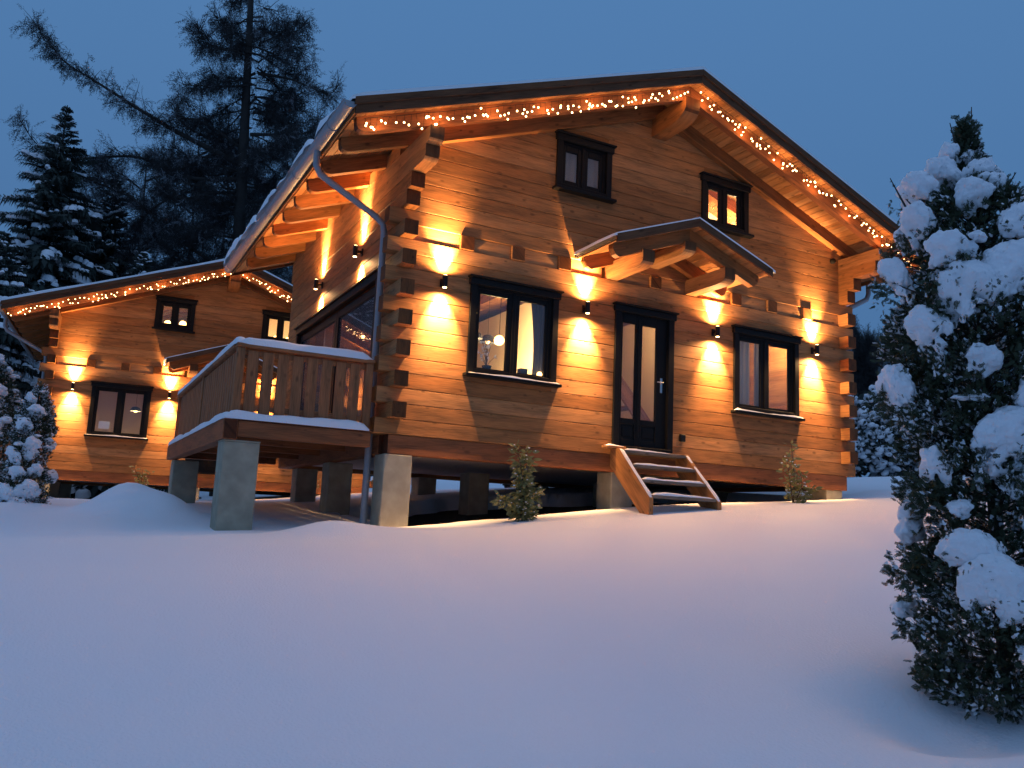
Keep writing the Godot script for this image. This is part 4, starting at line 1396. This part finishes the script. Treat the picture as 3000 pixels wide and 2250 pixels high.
func twig_mesh(seed_: int, hang: float) -> ArrayMesh:     # a thin hanging spray of bare twigs, 1 long along +y
	var r := RandomNumberGenerator.new()
	r.seed = seed_
	var m := Mb.new()
	for k in 11:
		var f := 0.1 + 0.85 * k / 10.0
		var a := Vector3(0.05 * sin(f * 5.0), f, 0.04 * cos(f * 4.0))
		var s := -1.0 if k % 2 == 0 else 1.0
		var l := r.randf_range(0.18, 0.42) * (1.15 - f * 0.7)
		var d := Vector3(s * r.randf_range(0.3, 0.9), r.randf_range(0.3, 0.9), r.randf_range(-0.7, 0.7)).normalized()
		var b := a + d * l
		blade(m, a, b, 0.036, Vector3(0.5, -s * 0.6, 0.6))
		for q in 3:
			var c := a.lerp(b, 0.3 + 0.3 * q)
			blade(m, c, c + Vector3(r.randfn(0, 0.5), r.randf_range(-0.1, 0.9), r.randfn(0, 0.5)).normalized() * l * 0.5, 0.028, Vector3(1, 0.2, 0.4))
	blade(m, Vector3.ZERO, Vector3(0, 1, 0), 0.02, Vector3.RIGHT)
	blade(m, Vector3.ZERO, Vector3(0.02, 1, 0), 0.02, Vector3(0, 0, 1))
	return m.commit()

func curve(pts: Array, n: int) -> Array:
	var c := Curve3D.new()
	for k in pts.size():
		var d: Vector3 = (pts[mini(k + 1, pts.size() - 1)] - pts[maxi(k - 1, 0)]) / 6.0
		c.add_point(pts[k], -d, d)
	var out := []
	var L := c.get_baked_length()
	for k in n + 1: out.append(c.sample_baked(L * k / n, true))
	return out

# bare tree from drawn limbs: each limb is a list of [across, height] with a depth that grows along it
func bare_tree(called: String, label: String, at: Vector3, turn: float, trunk: Array, trunk_r: Array, limbs: Array, twig_len: float, dense: float, hang: float, seed_: int, frost := 0.0) -> void:
	var t := thing(called, label, "tree", at, turn)
	var r := RandomNumberGenerator.new()
	r.seed = seed_
	var tc := curve(trunk, 16)
	var tr := []
	for k in 17: tr.append(lerpf(trunk_r[0], trunk_r[1], pow(k / 16.0, 0.8)))
	part("trunk", Mb.new().tube(tc, tr, 10).commit(), M.bark, t)
	var tw := []
	var fr := []
	var small := Mb.new()
	for L in limbs:
		var pts := []
		for k in L.p.size(): pts.append(Vector3(L.p[k][0], L.p[k][1], L.z * k / maxf(L.p.size() - 1, 1)))
		var n := maxi(6, L.p.size() * 5)
		var c := curve(pts, n)
		var rr := []
		for k in n + 1: rr.append(lerpf(L.r, 0.012, pow(float(k) / n, 0.8)))
		part("limb", Mb.new().tube(c, rr, 6, false).commit(), M.bark, t)
		var total := 0.0
		for k in n: total += c[k].distance_to(c[k + 1])
		var count := int(total * dense)
		for q in count:
			var f := pow(r.randf(), 0.75)
			f = lerpf(L.get("from", 0.18), 1.0, f)
			var i := mini(int(f * n), n - 1)
			var p: Vector3 = c[i].lerp(c[i + 1], f * n - i)
			var along: Vector3 = (c[i + 1] - c[i]).normalized()
			# a side shoot, from which the twigs hang
			var sd := (along * r.randf_range(0.3, 1.0) + Vector3(r.randfn(0, 0.4), r.randfn(0.1, 0.45), r.randfn(0, 0.8))).normalized()
			var sl := twig_len * r.randf_range(0.5, 1.7) * (1.1 - 0.5 * f)
			var e := p + sd * sl
			small.tube([p, p + sd * sl * 0.5 + Vector3(0, 0.04, 0), e], [0.022, 0.015, 0.008], 3, false)
			for w in 4:
				var o := p.lerp(e, 0.2 + 0.25 * w)
				var d := Vector3(r.randfn(0, 0.35), lerpf(r.randf_range(0.1, 1.0), -r.randf_range(0.5, 1.2), hang if r.randf() < 0.8 else 0.2), r.randfn(0, 0.35)) + sd * 0.35
				var x := aim(d, r.randf() * TAU, twig_len * r.randf_range(0.45, 1.05), o)
				(fr if r.randf() < frost else tw).append(x)
	part("shoots", small.commit(), M.bark, t).set_meta("kind", "stuff")
	copies("twigs", twig_mesh(seed_, hang), M.twig, t, tw)
	if fr.size(): copies("snowy_twigs", twig_mesh(seed_ + 3, hang), M.frost, t, fr)

func young_shrub(label: String, at: Vector3, stems: Array, n: int, seed_: int) -> void:
	var t := thing("young_shrub", label, "shrub", at, 0.0, "young shrubs planted before the chalets")
	var r := RandomNumberGenerator.new()
	r.seed = seed_
	var leaf := Mb.new()
	var rows := []
	for k in 6:
		var f := k / 5.0
		var w := 0.20 * sin(pow(f, 0.8) * PI) + 0.004
		rows.append([Vector3(-w, f, 0.10 * f * f + 0.04), Vector3(0, f, 0.10 * f * f), Vector3(w, f, 0.10 * f * f + 0.04)])
	leaf.grid(rows)
	var lm := leaf.commit()
	var xs := []
	var sn := []
	for s in stems:
		var c := curve(s, 10)
		part("stem", Mb.new().tube(c, [0.012, 0.011, 0.011, 0.010, 0.010, 0.009, 0.008, 0.007, 0.006, 0.005, 0.004], 5).commit(), M.stem, t)
		for k in n:
			var f := r.randf_range(0.1, 1.0)
			var i := mini(int(f * 10), 9)
			var p: Vector3 = c[i].lerp(c[i + 1], f * 10 - i)
			var a := r.randf() * TAU
			var d := Vector3(cos(a), r.randf_range(-0.9, 0.8), sin(a)).normalized()
			var off := d * r.randf_range(0.0, 0.10)
			xs.append(aim(d, r.randf() * TAU, r.randf_range(0.07, 0.13), p + off))
			if r.randf() < 0.12: sn.append(Transform3D(Basis(Vector3.UP, a).scaled(Vector3(1, 0.55, 1) * r.randf_range(0.010, 0.02)), p + off + d * 0.05 + Vector3(0, 0.012, 0)))
	copies("foliage", lm, M.leaf, t, xs)
	copies("snow", sphere_mesh(1.0, 7, 4), M.snow, t, sn)

func snow_bush(called: String, label: String, category: String, at: Vector3, size: Vector3, n: int, snow: float, seed_: int, scale := 0.4, group := "") -> void:
	var t := thing(called, label, category, at, 0.0, group)
	var r := RandomNumberGenerator.new()
	r.seed = seed_
	var st := Mb.new()
	for k in 7:
		var a := r.randf() * TAU
		st.tube([Vector3(r.randfn(0, 0.1), -0.2, r.randfn(0, 0.1)), Vector3(cos(a) * size.x * 0.25, size.y * 0.5, sin(a) * size.z * 0.25), Vector3(cos(a) * size.x * 0.4, size.y * 0.85, sin(a) * size.z * 0.4)], [0.04, 0.03, 0.01], 5, false)
	part("stems", st.commit(), M.bark, t)
	var xs := []
	var sn := []
	for k in n:
		var u := Vector3(r.randfn(0, 1), r.randfn(0, 1), r.randfn(0, 1)).normalized() * pow(r.randf(), 0.30)
		var bump := 1.0 + 0.30 * noise.get_noise_3d(u.x * 90.0 + seed_, u.y * 90.0, u.z * 90.0)
		var p := Vector3(u.x * size.x * 0.5, (u.y * 0.5 + 0.5) * size.y, u.z * size.z * 0.5) * bump
		p.y = maxf(p.y, 0.03)
		var d := (u + Vector3(r.randfn(0, 0.3), r.randf_range(-0.2, 0.8), r.randfn(0, 0.3)))
		xs.append(aim(d, r.randf() * TAU, scale * r.randf_range(0.7, 1.3), p))
		if r.randf() < snow and u.length() > 0.72:
			var s := scale * r.randf_range(0.18, 0.42)
			sn.append(Transform3D(Basis(Vector3(r.randfn(0, 0.3), 1, r.randfn(0, 0.3)).normalized(), r.randf() * TAU) * Basis.from_scale(Vector3(s, s * 0.62, s * r.randf_range(0.7, 1.2))), p + Vector3(0, s * 0.3, 0) + u * 0.05))
	copies("foliage", spray_mesh(seed_, 0.6, 0.07), M.spruce, t, xs)
	if sn.size(): copies("snow", sphere_mesh(1.0, 9, 5), M.snow, t, sn)

func stairs() -> void:
	var t := thing("wooden_steps", "open wooden steps with snowy treads leading up to the front door", "steps")
	for x in [3.56, 4.80]:
		var q := PackedVector2Array([Vector2(0.03, 0.34), Vector2(0.25, 0.34), Vector2(1.03, -0.40), Vector2(1.03, -0.66), Vector2(0.86, -0.66), Vector2(0.03, 0.08)])
		part("stringer", Mb.new().prism(q, -0.035, 0.035, Transform3D(Basis(Vector3(0, 0, 1), Vector3(0, 1, 0), Vector3(-1, 0, 0)), Vector3(x, 0, 0)), Vector2(0.72, -0.69), Vector2(rng.randf(), rng.randf()), false).commit(), M.wood0, t)
		part("stringer_snow", snow_strip(Vector3(x, 0.335, 0.24), Vector3(x, -0.40, 1.02), 0.06, 0.028, x, 0.8), M.snow, t)
	for k in 4:
		var y := 0.30 - 0.225 * k
		var z := 0.19 + 0.235 * k
		part("tread", bx(Vector3(4.18, y, z), Vector3(1.165, 0.045, 0.22), 0.006), M.slat, t)
		part("tread_snow", snow_strip(Vector3(3.62, y + 0.02, z + 0.05), Vector3(4.74, y + 0.02, z + 0.05), 0.12, 0.03, 20.0 + k, 0.9), M.snow, t)
	part("top_board", bx(Vector3(3.54, 0.36, 0.10), Vector3(0.34, 0.035, 0.16), 0.005), M.wood2, t)
	part("tread_snow", snow_strip(Vector3(3.37, 0.375, 0.12), Vector3(3.72, 0.375, 0.12), 0.12, 0.03, 27.0, 0.9), M.snow, t)

func view_basis(yaw: float, pitch: float, roll: float) -> Basis:
	var f := Vector3(sin(yaw) * cos(pitch), sin(pitch), -cos(yaw) * cos(pitch))
	var rt := f.cross(Vector3.UP).normalized()
	var up := rt.cross(f)
	return Basis(cos(roll) * rt + sin(roll) * up, -sin(roll) * rt + cos(roll) * up, -f)

func _ready() -> void:
	rng.seed = 2024
	noise.seed = 11; noise.frequency = 0.1; noise.fractal_octaves = 3
	# camera
	var cam := Camera3D.new()
	cam.name = "camera"
	add_child(cam)
	cam.transform = Transform3D(view_basis(deg_to_rad(VIEW_YAW), deg_to_rad(9.163), deg_to_rad(2.681)), Vector3(-3.758, -0.814, 10.774))
	cam.fov = 48.61
	cam.near = 0.05
	cam.far = 1500.0
	# the dusk sky and what is left of its light
	var env := Environment.new()
	env.background_mode = Environment.BG_SKY
	var sm := ProceduralSkyMaterial.new()
	sm.sky_top_color = lin(0.078, 0.194, 0.405)
	sm.sky_horizon_color = lin(0.052, 0.124, 0.262)
	sm.sky_curve = 0.30
	sm.ground_bottom_color = lin(0.03, 0.075, 0.16)
	sm.ground_horizon_color = lin(0.04, 0.105, 0.24)
	env.sky = Sky.new()
	env.sky.sky_material = sm
	env.background_energy_multiplier = 1.0
	env.tonemap_mode = Environment.TONE_MAPPER_LINEAR
	env.tonemap_exposure = 1.12
	env.sdfgi_enabled = true; env.ssao_enabled = true; env.ssil_enabled = true
	var we := WorldEnvironment.new()
	we.name = "environment"
	we.environment = env
	add_child(we)
	var sun := DirectionalLight3D.new()
	sun.name = "afterglow"
	sun.light_energy = 0.075
	sun.light_color = Color(0.97, 0.95, 1.0)
	sun.light_angular_distance = 90.0
	sun.shadow_enabled = true
	sun.sky_mode = DirectionalLight3D.SKY_MODE_LIGHT_ONLY
	add_child(sun)
	sun.look_at_from_position(Vector3.ZERO, Vector3(0.10, -1.0, -0.12))
	make_materials()
	ground()
	# houses
	var near := build_chalet("near log chalet with snowy balcony, front steps and a lit gable front")
	var xf2 := Transform3D(Basis(Vector3.UP, -0.0637), Vector3(-4.44, -0.293, -14.241))
	dup(near, xf2.origin, -0.0637, "far log chalet half hidden behind the snowy balcony of the near one")
	var I := Transform3D.IDENTITY
	var wl := "wall lamps on the chalets"
	var X := [0.623, 2.982, 5.529, 7.809]
	wall_lamp("black up-and-down wall lamp left of the near chalet's left window", Vector3(X[0], 2.44, 0.0), 0, 33.0, wl)
	wall_lamp("black up-and-down wall lamp between the near chalet's left window and its front door", Vector3(X[1], 2.44, 0.0), 0, 33.0, wl)
	wall_lamp("black up-and-down wall lamp between the front door and the near chalet's right window", Vector3(X[2], 2.44, 0.0), 0, 33.0, wl)
	wall_lamp("black up-and-down wall lamp right of the near chalet's right window", Vector3(X[3], 2.44, 0.0), 0, 33.0, wl)
	wall_lamp("black wall lamp above the patio door, the one nearer the downpipe", Vector3(-0.05, 3.20, -1.66), -PI / 2.0, 44.0, wl)
	wall_lamp("black wall lamp above the patio door, the one farther from the downpipe", Vector3(-0.05, 3.20, -3.97), -PI / 2.0, 44.0, wl)
	var far := ["black wall lamp left of the far chalet's ground floor window", "black wall lamp right of the far chalet's window, beside the balcony", "black wall lamp on the far chalet behind the balcony pickets", "black wall lamp at the right end of the far chalet's front"]
	for k in 4: wall_lamp(far[k], xf2 * Vector3(X[k], 2.44, 0.0), -0.0637, 33.0, wl)
	string_lights("warm string of lights under the left slope of the near chalet's gable", false, I, 1, 0.08)
	string_lights("warm string of lights under the right slope of the near chalet's gable", true, I, 2, 0.08)
	string_lights("warm string of lights under the left slope of the far chalet's gable", false, xf2, 3, 0.08)
	string_lights("warm string of lights under the right slope of the far chalet's gable", true, xf2, 4, 0.08)
	lit_things(I, true)
	lit_things(xf2, false)
	stairs()
	# plants close by
	var turn := -deg_to_rad(VIEW_YAW)
	cypress("snowy_cypress", "tall dark cypress heaped with snow in the right foreground", Vector3(1.74, -1.80, 7.24), turn,
		[[0.0, 0.44], [0.32, 0.55], [0.83, 0.59], [1.08, 0.50], [1.37, 0.52], [1.67, 0.50], [2.03, 0.60], [2.42, 0.56], [2.9, 0.58], [3.2, 0.44], [3.4, 0.22], [3.55, 0.08], [3.75, 0.03], [4.0, 0.01]],
		[[-0.39, 3.399, 0.349, 0.252], [-0.16, 3.265, 0.218, 0.252], [-0.46, 3.111, 0.248, 0.364], [-0.4, 2.822, 0.291, 0.349], [-0.31, 2.575, 0.393, 0.392], [-0.07, 2.678, 0.466, 0.308], [-0.59, 2.76, 0.233, 0.364], [-0.5, 2.338, 0.291, 0.392], [-0.62, 2.009, 0.335, 0.28], [0.09, 1.833, 0.422, 0.504], [-0.14, 1.566, 0.408, 0.588], [-0.48, 1.473, 0.233, 0.252], [0.19, 1.215, 0.291, 0.28], [-0.31, 0.742, 0.408, 0.336], [-0.07, 0.597, 0.408, 0.28], [0.13, 0.783, 0.291, 0.336], [0.09, 0.34, 0.48, 0.42], [-0.2, 3.523, 0.277, 0.252], [0.11, 3.039, 0.379, 0.14], [-0.39, 0.937, 0.349, 0.196], [0.09, 2.215, 0.189, 0.308], [-0.14, 3.667, 0.146, 0.168], [0.01, 3.481, 0.233, 0.196], [-0.27, 2.111, 0.204, 0.168], [-0.01, 3.358, 0.204, 0.14], [0.27, 2.627, 0.32, 0.28], [0.33, 1.957, 0.32, 0.349], [0.29, 3.09, 0.262, 0.224], [0.35, 1.236, 0.32, 0.308], [0.31, 0.618, 0.364, 0.308], [-0.03, 3.62, 0.12, 0.12], [0.04, 3.80, 0.07, 0.09], [-0.05, 3.45, 0.16, 0.14]],
		36000, 0.19, 0.0125, 14, 7, 0.28, [[Vector3(-0.36, 3.0, 0.1), Vector3(-0.62, 3.46, 0.12)], [Vector3(-0.3, 3.05, 0.2), Vector3(-0.56, 3.28, 0.2)], [Vector3(0.1, 3.3, 0), Vector3(0.3, 3.55, 0.05)], [Vector3(0.2, 3.0, 0), Vector3(0.5, 3.2, 0.05)], [Vector3(0, 3.4, 0), Vector3(-0.13, 3.92, 0.03)], [Vector3(0, 3.4, 0), Vector3(0.05, 4.06, 0.0)], [Vector3(-0.3, 2.6, 0.2), Vector3(-0.66, 2.66, 0.25)], [Vector3(-0.3, 0.8, 0.2), Vector3(-0.62, 0.92, 0.25)], [Vector3(-0.3, 0.6, 0.2), Vector3(-0.58, 0.66, 0.2)], [Vector3(-0.2, 0.3, 0.2), Vector3(-0.48, 0.30, 0.25)]], 34).rotation.z = 0.03
	cypress("snowy_cypress", "slim snow-laden cypress at the left edge in front of the far chalet", Vector3(-4.25, -1.22, -4.2), turn,
		[[0.0, 0.28], [0.3, 0.38], [0.6, 0.36], [0.9, 0.30], [1.3, 0.28], [1.7, 0.22], [2.0, 0.10], [2.2, 0.02]],
		[[-0.128, 0.42, 0.367, 0.359], [0.187, 0.5, 0.324, 0.359], [0.0, 0.75, 0.216, 0.221], [0.212, 0.8, 0.173, 0.276], [-0.102, 1.0, 0.216, 0.414], [0.136, 1.15, 0.194, 0.414], [0.0, 1.45, 0.216, 0.359], [0.102, 1.7, 0.173, 0.276], [-0.043, 1.9, 0.14, 0.221], [0.085, 0.25, 0.281, 0.276], [-0.212, 0.2, 0.281, 0.276]],
		8000, 0.17, 0.017, 6, 17, 0.34, [], 34)
	cypress("snowy_cypress", "broad snowy evergreen at the left edge behind the slim cypress", Vector3(-5.0, -1.25, -5.6), turn,
		[[0.0, 0.5], [0.5, 0.62], [1.2, 0.60], [1.8, 0.52], [2.3, 0.36], [2.6, 0.2], [2.8, 0.05]],
		[[0.1, 0.5, 0.304, 0.3], [0.3, 0.9, 0.304, 0.36], [0.05, 1.2, 0.304, 0.3], [0.35, 1.5, 0.254, 0.36], [0.1, 1.8, 0.304, 0.264], [0.28, 2.1, 0.254, 0.24], [0.05, 2.35, 0.254, 0.24], [-0.2, 1.5, 0.304, 0.36], [-0.2, 2.2, 0.254, 0.24], [0.1, 2.65, 0.203, 0.168]],
		9000, 0.22, 0.020, 6, 27, 0.36, [], 44)
	young_shrub("leafy young shrub before the near chalet, left of the steps", Vector3(1.80, base_h(1.8, 0.5) - 0.02, 0.5), [[Vector3(0, 0, 0), Vector3(-0.02, 0.5, 0.02), Vector3(-0.12, 1.02, 0)], [Vector3(0.03, 0, 0), Vector3(0.06, 0.5, -0.03), Vector3(0.02, 0.98, 0)], [Vector3(0.05, 0, 0), Vector3(0.12, 0.2, 0.0), Vector3(0.14, 0.45, 0.03)], [Vector3(0, 0.05, 0), Vector3(-0.12, 0.22, 0.0), Vector3(-0.36, 0.30, 0.03)], [Vector3(0.02, 0, 0.03), Vector3(-0.02, 0.25, 0.08), Vector3(-0.05, 0.6, 0.06)]], 150, 5)
	young_shrub("sparse young shrub before the near chalet's right window", Vector3(6.82, base_h(6.82, 0.5) - 0.02, 0.5), [[Vector3(0, 0, 0), Vector3(0.02, 0.5, 0), Vector3(-0.04, 1.0, 0)], [Vector3(0, 0, 0), Vector3(0.1, 0.3, 0.08), Vector3(0.16, 0.55, 0)], [Vector3(0.02, 0, 0), Vector3(0.2, 0.12, 0), Vector3(0.42, 0.30, 0)], [Vector3(0, 0, 0), Vector3(-0.06, 0.3, 0), Vector3(-0.14, 0.68, 0.02)]], 70, 6)
	young_shrub("small young shrub before the far chalet's window", xf2 * Vector3(2.5, -0.26, 0.8), [[Vector3(0, 0, 0), Vector3(-0.05, 0.35, 0), Vector3(-0.2, 0.7, 0)], [Vector3(0, 0, 0), Vector3(0.1, 0.3, 0), Vector3(0.22, 0.55, 0)], [Vector3(0, 0, 0), Vector3(0.02, 0.3, 0), Vector3(0.02, 0.62, 0)]], 40, 8)
	young_shrub("young shrub seen between the balcony pillars before the far chalet", xf2 * Vector3(6.9, -0.45, 0.8), [[Vector3(0, 0, 0), Vector3(-0.05, 0.5, 0), Vector3(-0.1, 1.0, 0)], [Vector3(0, 0, 0), Vector3(0.1, 0.4, 0), Vector3(0.12, 0.8, 0)]], 45, 9)
	background()

func background() -> void:
	var turn := -deg_to_rad(VIEW_YAW)
	# the big larch: across and height in metres from its foot, traced limb by limb
	var Y := 0.0
	var limbs := [
		{"p": [[-0.4, 11.0], [-4.0, 12.6], [-8.6, 14.6], [-10.1, 15.3], [-11.8, 17.1]], "r": 0.17, "z": 2.0},
		{"p": [[-0.2, 15.3], [-1.2, 14.7], [-3.0, 14.3]], "r": 0.09, "z": 1.5},
		{"p": [[-0.1, 15.9], [-1.2, 15.7], [-2.7, 15.9]], "r": 0.08, "z": -1.0},
		{"p": [[0.1, 15.9], [1.9, 15.5], [3.8, 14.7], [4.4, 15.1]], "r": 0.09, "z": 0.8},
		{"p": [[0.0, 12.6], [1.8, 12.5], [3.2, 12.55], [3.6, 13.1]], "r": 0.10, "z": 1.2},
		{"p": [[0.0, 13.8], [1.3, 13.8], [2.2, 13.5]], "r": 0.07, "z": -1.5},
		{"p": [[-0.4, 12.3], [-2.0, 12.5], [-4.2, 13.8], [-4.5, 15.4]], "r": 0.11, "z": -2.0},
		{"p": [[-0.4, 10.2], [-3.1, 10.0], [-5.6, 10.7], [-8.8, 10.3], [-10.4, 10.6], [-11.5, 11.9]], "r": 0.13, "z": 2.5},
		{"p": [[-0.4, 9.5], [-3.3, 9.8], [-5.0, 10.1]], "r": 0.10, "z": -2.0},
		{"p": [[-0.4, 8.6], [-3.0, 9.0], [-4.2, 8.1], [-5.2, 6.8], [-5.5, 4.0]], "r": 0.09, "z": 1.5, "from": 0.4},
		{"p": [[-0.4, 5.4], [-3.1, 7.0], [-5.2, 8.3], [-7.2, 8.9], [-9.1, 9.3]], "r": 0.13, "z": 3.0},
		{"p": [[0.1, 16.9], [-1.4, 16.9], [-2.6, 16.6]], "r": 0.06, "z": 1.0},
		{"p": [[0.1, 16.9], [1.6, 16.2], [2.3, 17.0]], "r": 0.06, "z": -1.0},
		{"p": [[-0.3, 11.8], [-2.4, 13.0], [-3.6, 12.9], [-4.4, 12.2]], "r": 0.10, "z": 1.0},
		{"p": [[0.0, 10.8], [1.5, 11.2], [2.6, 10.2]], "r": 0.08, "z": 1.0},
		{"p": [[0.0, 9.0], [1.6, 9.2], [3.0, 8.2]], "r": 0.08, "z": -1.0},
		{"p": [[0.0, 7.4], [1.8, 7.4], [3.0, 6.4]], "r": 0.08, "z": 1.4},
		{"p": [[-0.2, 7.2], [-2.0, 7.4], [-3.6, 6.4]], "r": 0.08, "z": -1.6},
		{"p": [[0.1, 18.2], [1.3, 17.9], [2.4, 18.3]], "r": 0.05, "z": 0.6},
		{"p": [[0.1, 18.4], [-1.2, 18.2], [-2.1, 18.6]], "r": 0.05, "z": -0.6},
		{"p": [[0.1, 14.6], [-1.5, 13.6], [-2.6, 13.2]], "r": 0.07, "z": -2.4},
		{"p": [[0.0, 11.9], [1.2, 11.4], [2.5, 11.6]], "r": 0.07, "z": 2.4},
		{"p": [[-0.3, 10.6], [-2.2, 10.9], [-3.4, 10.4], [-4.6, 10.6]], "r": 0.09, "z": 0.6},
	]
	for L in limbs:
		for q in L.p:
			q[1] += 4.9
			if q[0] < -5.0: q[0] *= 0.89
	var lr := RandomNumberGenerator.new()
	lr.seed = 400
	for k in 84:
		var h := lr.randf_range(6.0, 27.0)
		var s := -1.0 if lr.randf() < 0.5 else 1.0
		var l := lr.randf_range(1.6, 4.6) * lerpf(1.15, 0.6, (h - 6.0) / 18.0) * (1.0 if s < 0.0 else 0.85)
		limbs.append({"p": [[0.0, h], [s * l * 0.35, h - l * 0.02], [s * l * 0.75, h - l * lr.randf_range(0.05, 0.25)], [s * l, h - l * lr.randf_range(-0.1, 0.3)]], "r": 0.05, "z": lr.randf_range(-3.0, 3.0), "from": 0.04})
	bare_tree("larch_tree", "tall bare larch with drooping twigs rising behind the far chalet", Vector3(2.55, 0.2, -31.2), turn, [Vector3(0.3, -0.5, 0), Vector3(0.12, 8, 0), Vector3(-0.25, 16, 0), Vector3(-0.75, 26, 0)], [0.52, 0.13], limbs, 0.85, 9.0, 0.85, 41, 0.10)
	# paler bare trees farther back
	for k in 4:
		var lm := []
		var r := RandomNumberGenerator.new()
		r.seed = 60 + k
		var top: float = [21.0, 18.5, 18.0, 22.0][k]
		for j in 22:
			var h := top * r.randf_range(0.30, 0.95)
			var s := -1.0 if j % 2 == 0 else 1.0
			var l := r.randf_range(2.0, 5.0) * (1.2 - h / top * 0.7)
			lm.append({"p": [[0.0, h], [s * l * 0.5, h + l * 0.35], [s * l, h + l * 0.5]], "r": 0.07, "z": r.randf_range(-2.5, 2.5)})
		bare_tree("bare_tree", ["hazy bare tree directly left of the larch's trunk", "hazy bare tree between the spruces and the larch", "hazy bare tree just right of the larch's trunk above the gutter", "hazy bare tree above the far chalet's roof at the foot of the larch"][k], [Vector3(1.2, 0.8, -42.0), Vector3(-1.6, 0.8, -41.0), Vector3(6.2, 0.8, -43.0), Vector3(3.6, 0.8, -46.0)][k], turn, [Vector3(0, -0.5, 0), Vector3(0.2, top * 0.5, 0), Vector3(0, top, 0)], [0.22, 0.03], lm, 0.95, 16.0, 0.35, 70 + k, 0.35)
	spruce("tall pointed spruce with snowy lower boughs left of the larch", Vector3(-5.55, 0.0, -31.0), 16.9, 5.6, 1.2, 81)
	spruce("shorter spruce just right of the tall pointed one", Vector3(-3.2, 0.0, -33.5), 15.0, 5.0, 1.1, 82)
	spruce("spruce at the left edge of the picture beside the tall one", Vector3(-9.6, 0.0, -29.0), 15.6, 5.2, 1.1, 83)
	spruce("low snowy spruce beneath the tall ones above the far chalet's eave", Vector3(-6.6, -0.4, -23.0), 8.8, 3.6, 1.3, 84)
	spruce("low wide spruce between the tall ones and the far chalet's roof", Vector3(-1.8, 0.0, -28.5), 10.0, 4.2, 1.2, 85)
	# beyond the right end of the near chalet
	for k in 7:
		var x: float = 19.2 + k * 1.15
		var z: float = -11.2 + k * 0.85
		snow_bush("hedge_shrub", ["snowy hedge shrub nearest the near chalet's right corner", "second snowy hedge shrub from the near chalet's right corner", "third snowy hedge shrub from the near chalet's right corner", "fourth snowy hedge shrub, behind the foreground cypress", "fifth snowy hedge shrub, behind the foreground cypress", "sixth snowy hedge shrub, right of the foreground cypress's trunk", "seventh snowy hedge shrub, at the right end of its row"][k], "shrub", Vector3(x, base_h(x, z) - 0.1, z), Vector3(2.0, 3.1 - 0.06 * k, 2.0), 900, 0.62, 100 + k, 0.42, "snowy hedge right of the near chalet")
	var rt := [[Vector3(56, 5.0, -42), 10.5], [Vector3(60.5, 5.0, -41), 11.5], [Vector3(64.5, 5.0, -38), 11.0], [Vector3(69, 5, -36), 12.0], [Vector3(52, 4.6, -46), 10.0]]
	for k in rt.size():
		var lm := []
		var r := RandomNumberGenerator.new()
		r.seed = 160 + k
		var top: float = rt[k][1]
		for j in 14:
			var h := top * r.randf_range(0.15, 0.92)
			var s := -1.0 if j % 2 == 0 else 1.0
			var l := r.randf_range(1.5, 3.6)
			lm.append({"p": [[0.0, h], [s * l * 0.5, h + l * 0.5], [s * l * 0.8, h + l]], "r": 0.08, "z": r.randf_range(-2.0, 2.0)})
		bare_tree("bare_tree", ["second dark bare tree from the left beyond the snowy hedge", "third dark bare tree from the left beyond the snowy hedge", "fourth dark bare tree from the left beyond the snowy hedge", "rightmost dark bare tree beyond the snowy hedge", "leftmost dark bare tree beyond the snowy hedge at the chalet's corner"][k], rt[k][0], turn, [Vector3(0, -1, 0), Vector3(0.2, top * 0.5, 0), Vector3(0, top, 0)], [0.25, 0.04], lm, 1.3, 16.0, 0.1, 170 + k)
	spruce("dark pine top above the hedge, left of the foreground cypress", Vector3(47.0, 3.0, -27.5), 12.6, 3.0, 0.0, 190)
	for k in 4:
		snow_bush("garden_bush", ["dark snowy bush seen under the near chalet by its corner pillar", "small dark bush seen under the middle of the near chalet", "dark bush seen under the near chalet left of the steps", "dark low bush seen beneath the front steps"][k], "bush", [Vector3(4.3, 0.0, -11.5), Vector3(8.6, 0.42, -13.0), Vector3(11.6, 0.75, -12.0), Vector3(14.2, 0.9, -11.0)][k], [Vector3(1.9, 1.3, 1.2), Vector3(1.2, 0.6, 0.9), Vector3(1.6, 0.7, 1.0), Vector3(2.4, 0.8, 1.0)][k], 260, 0.3, 200 + k, 0.32)
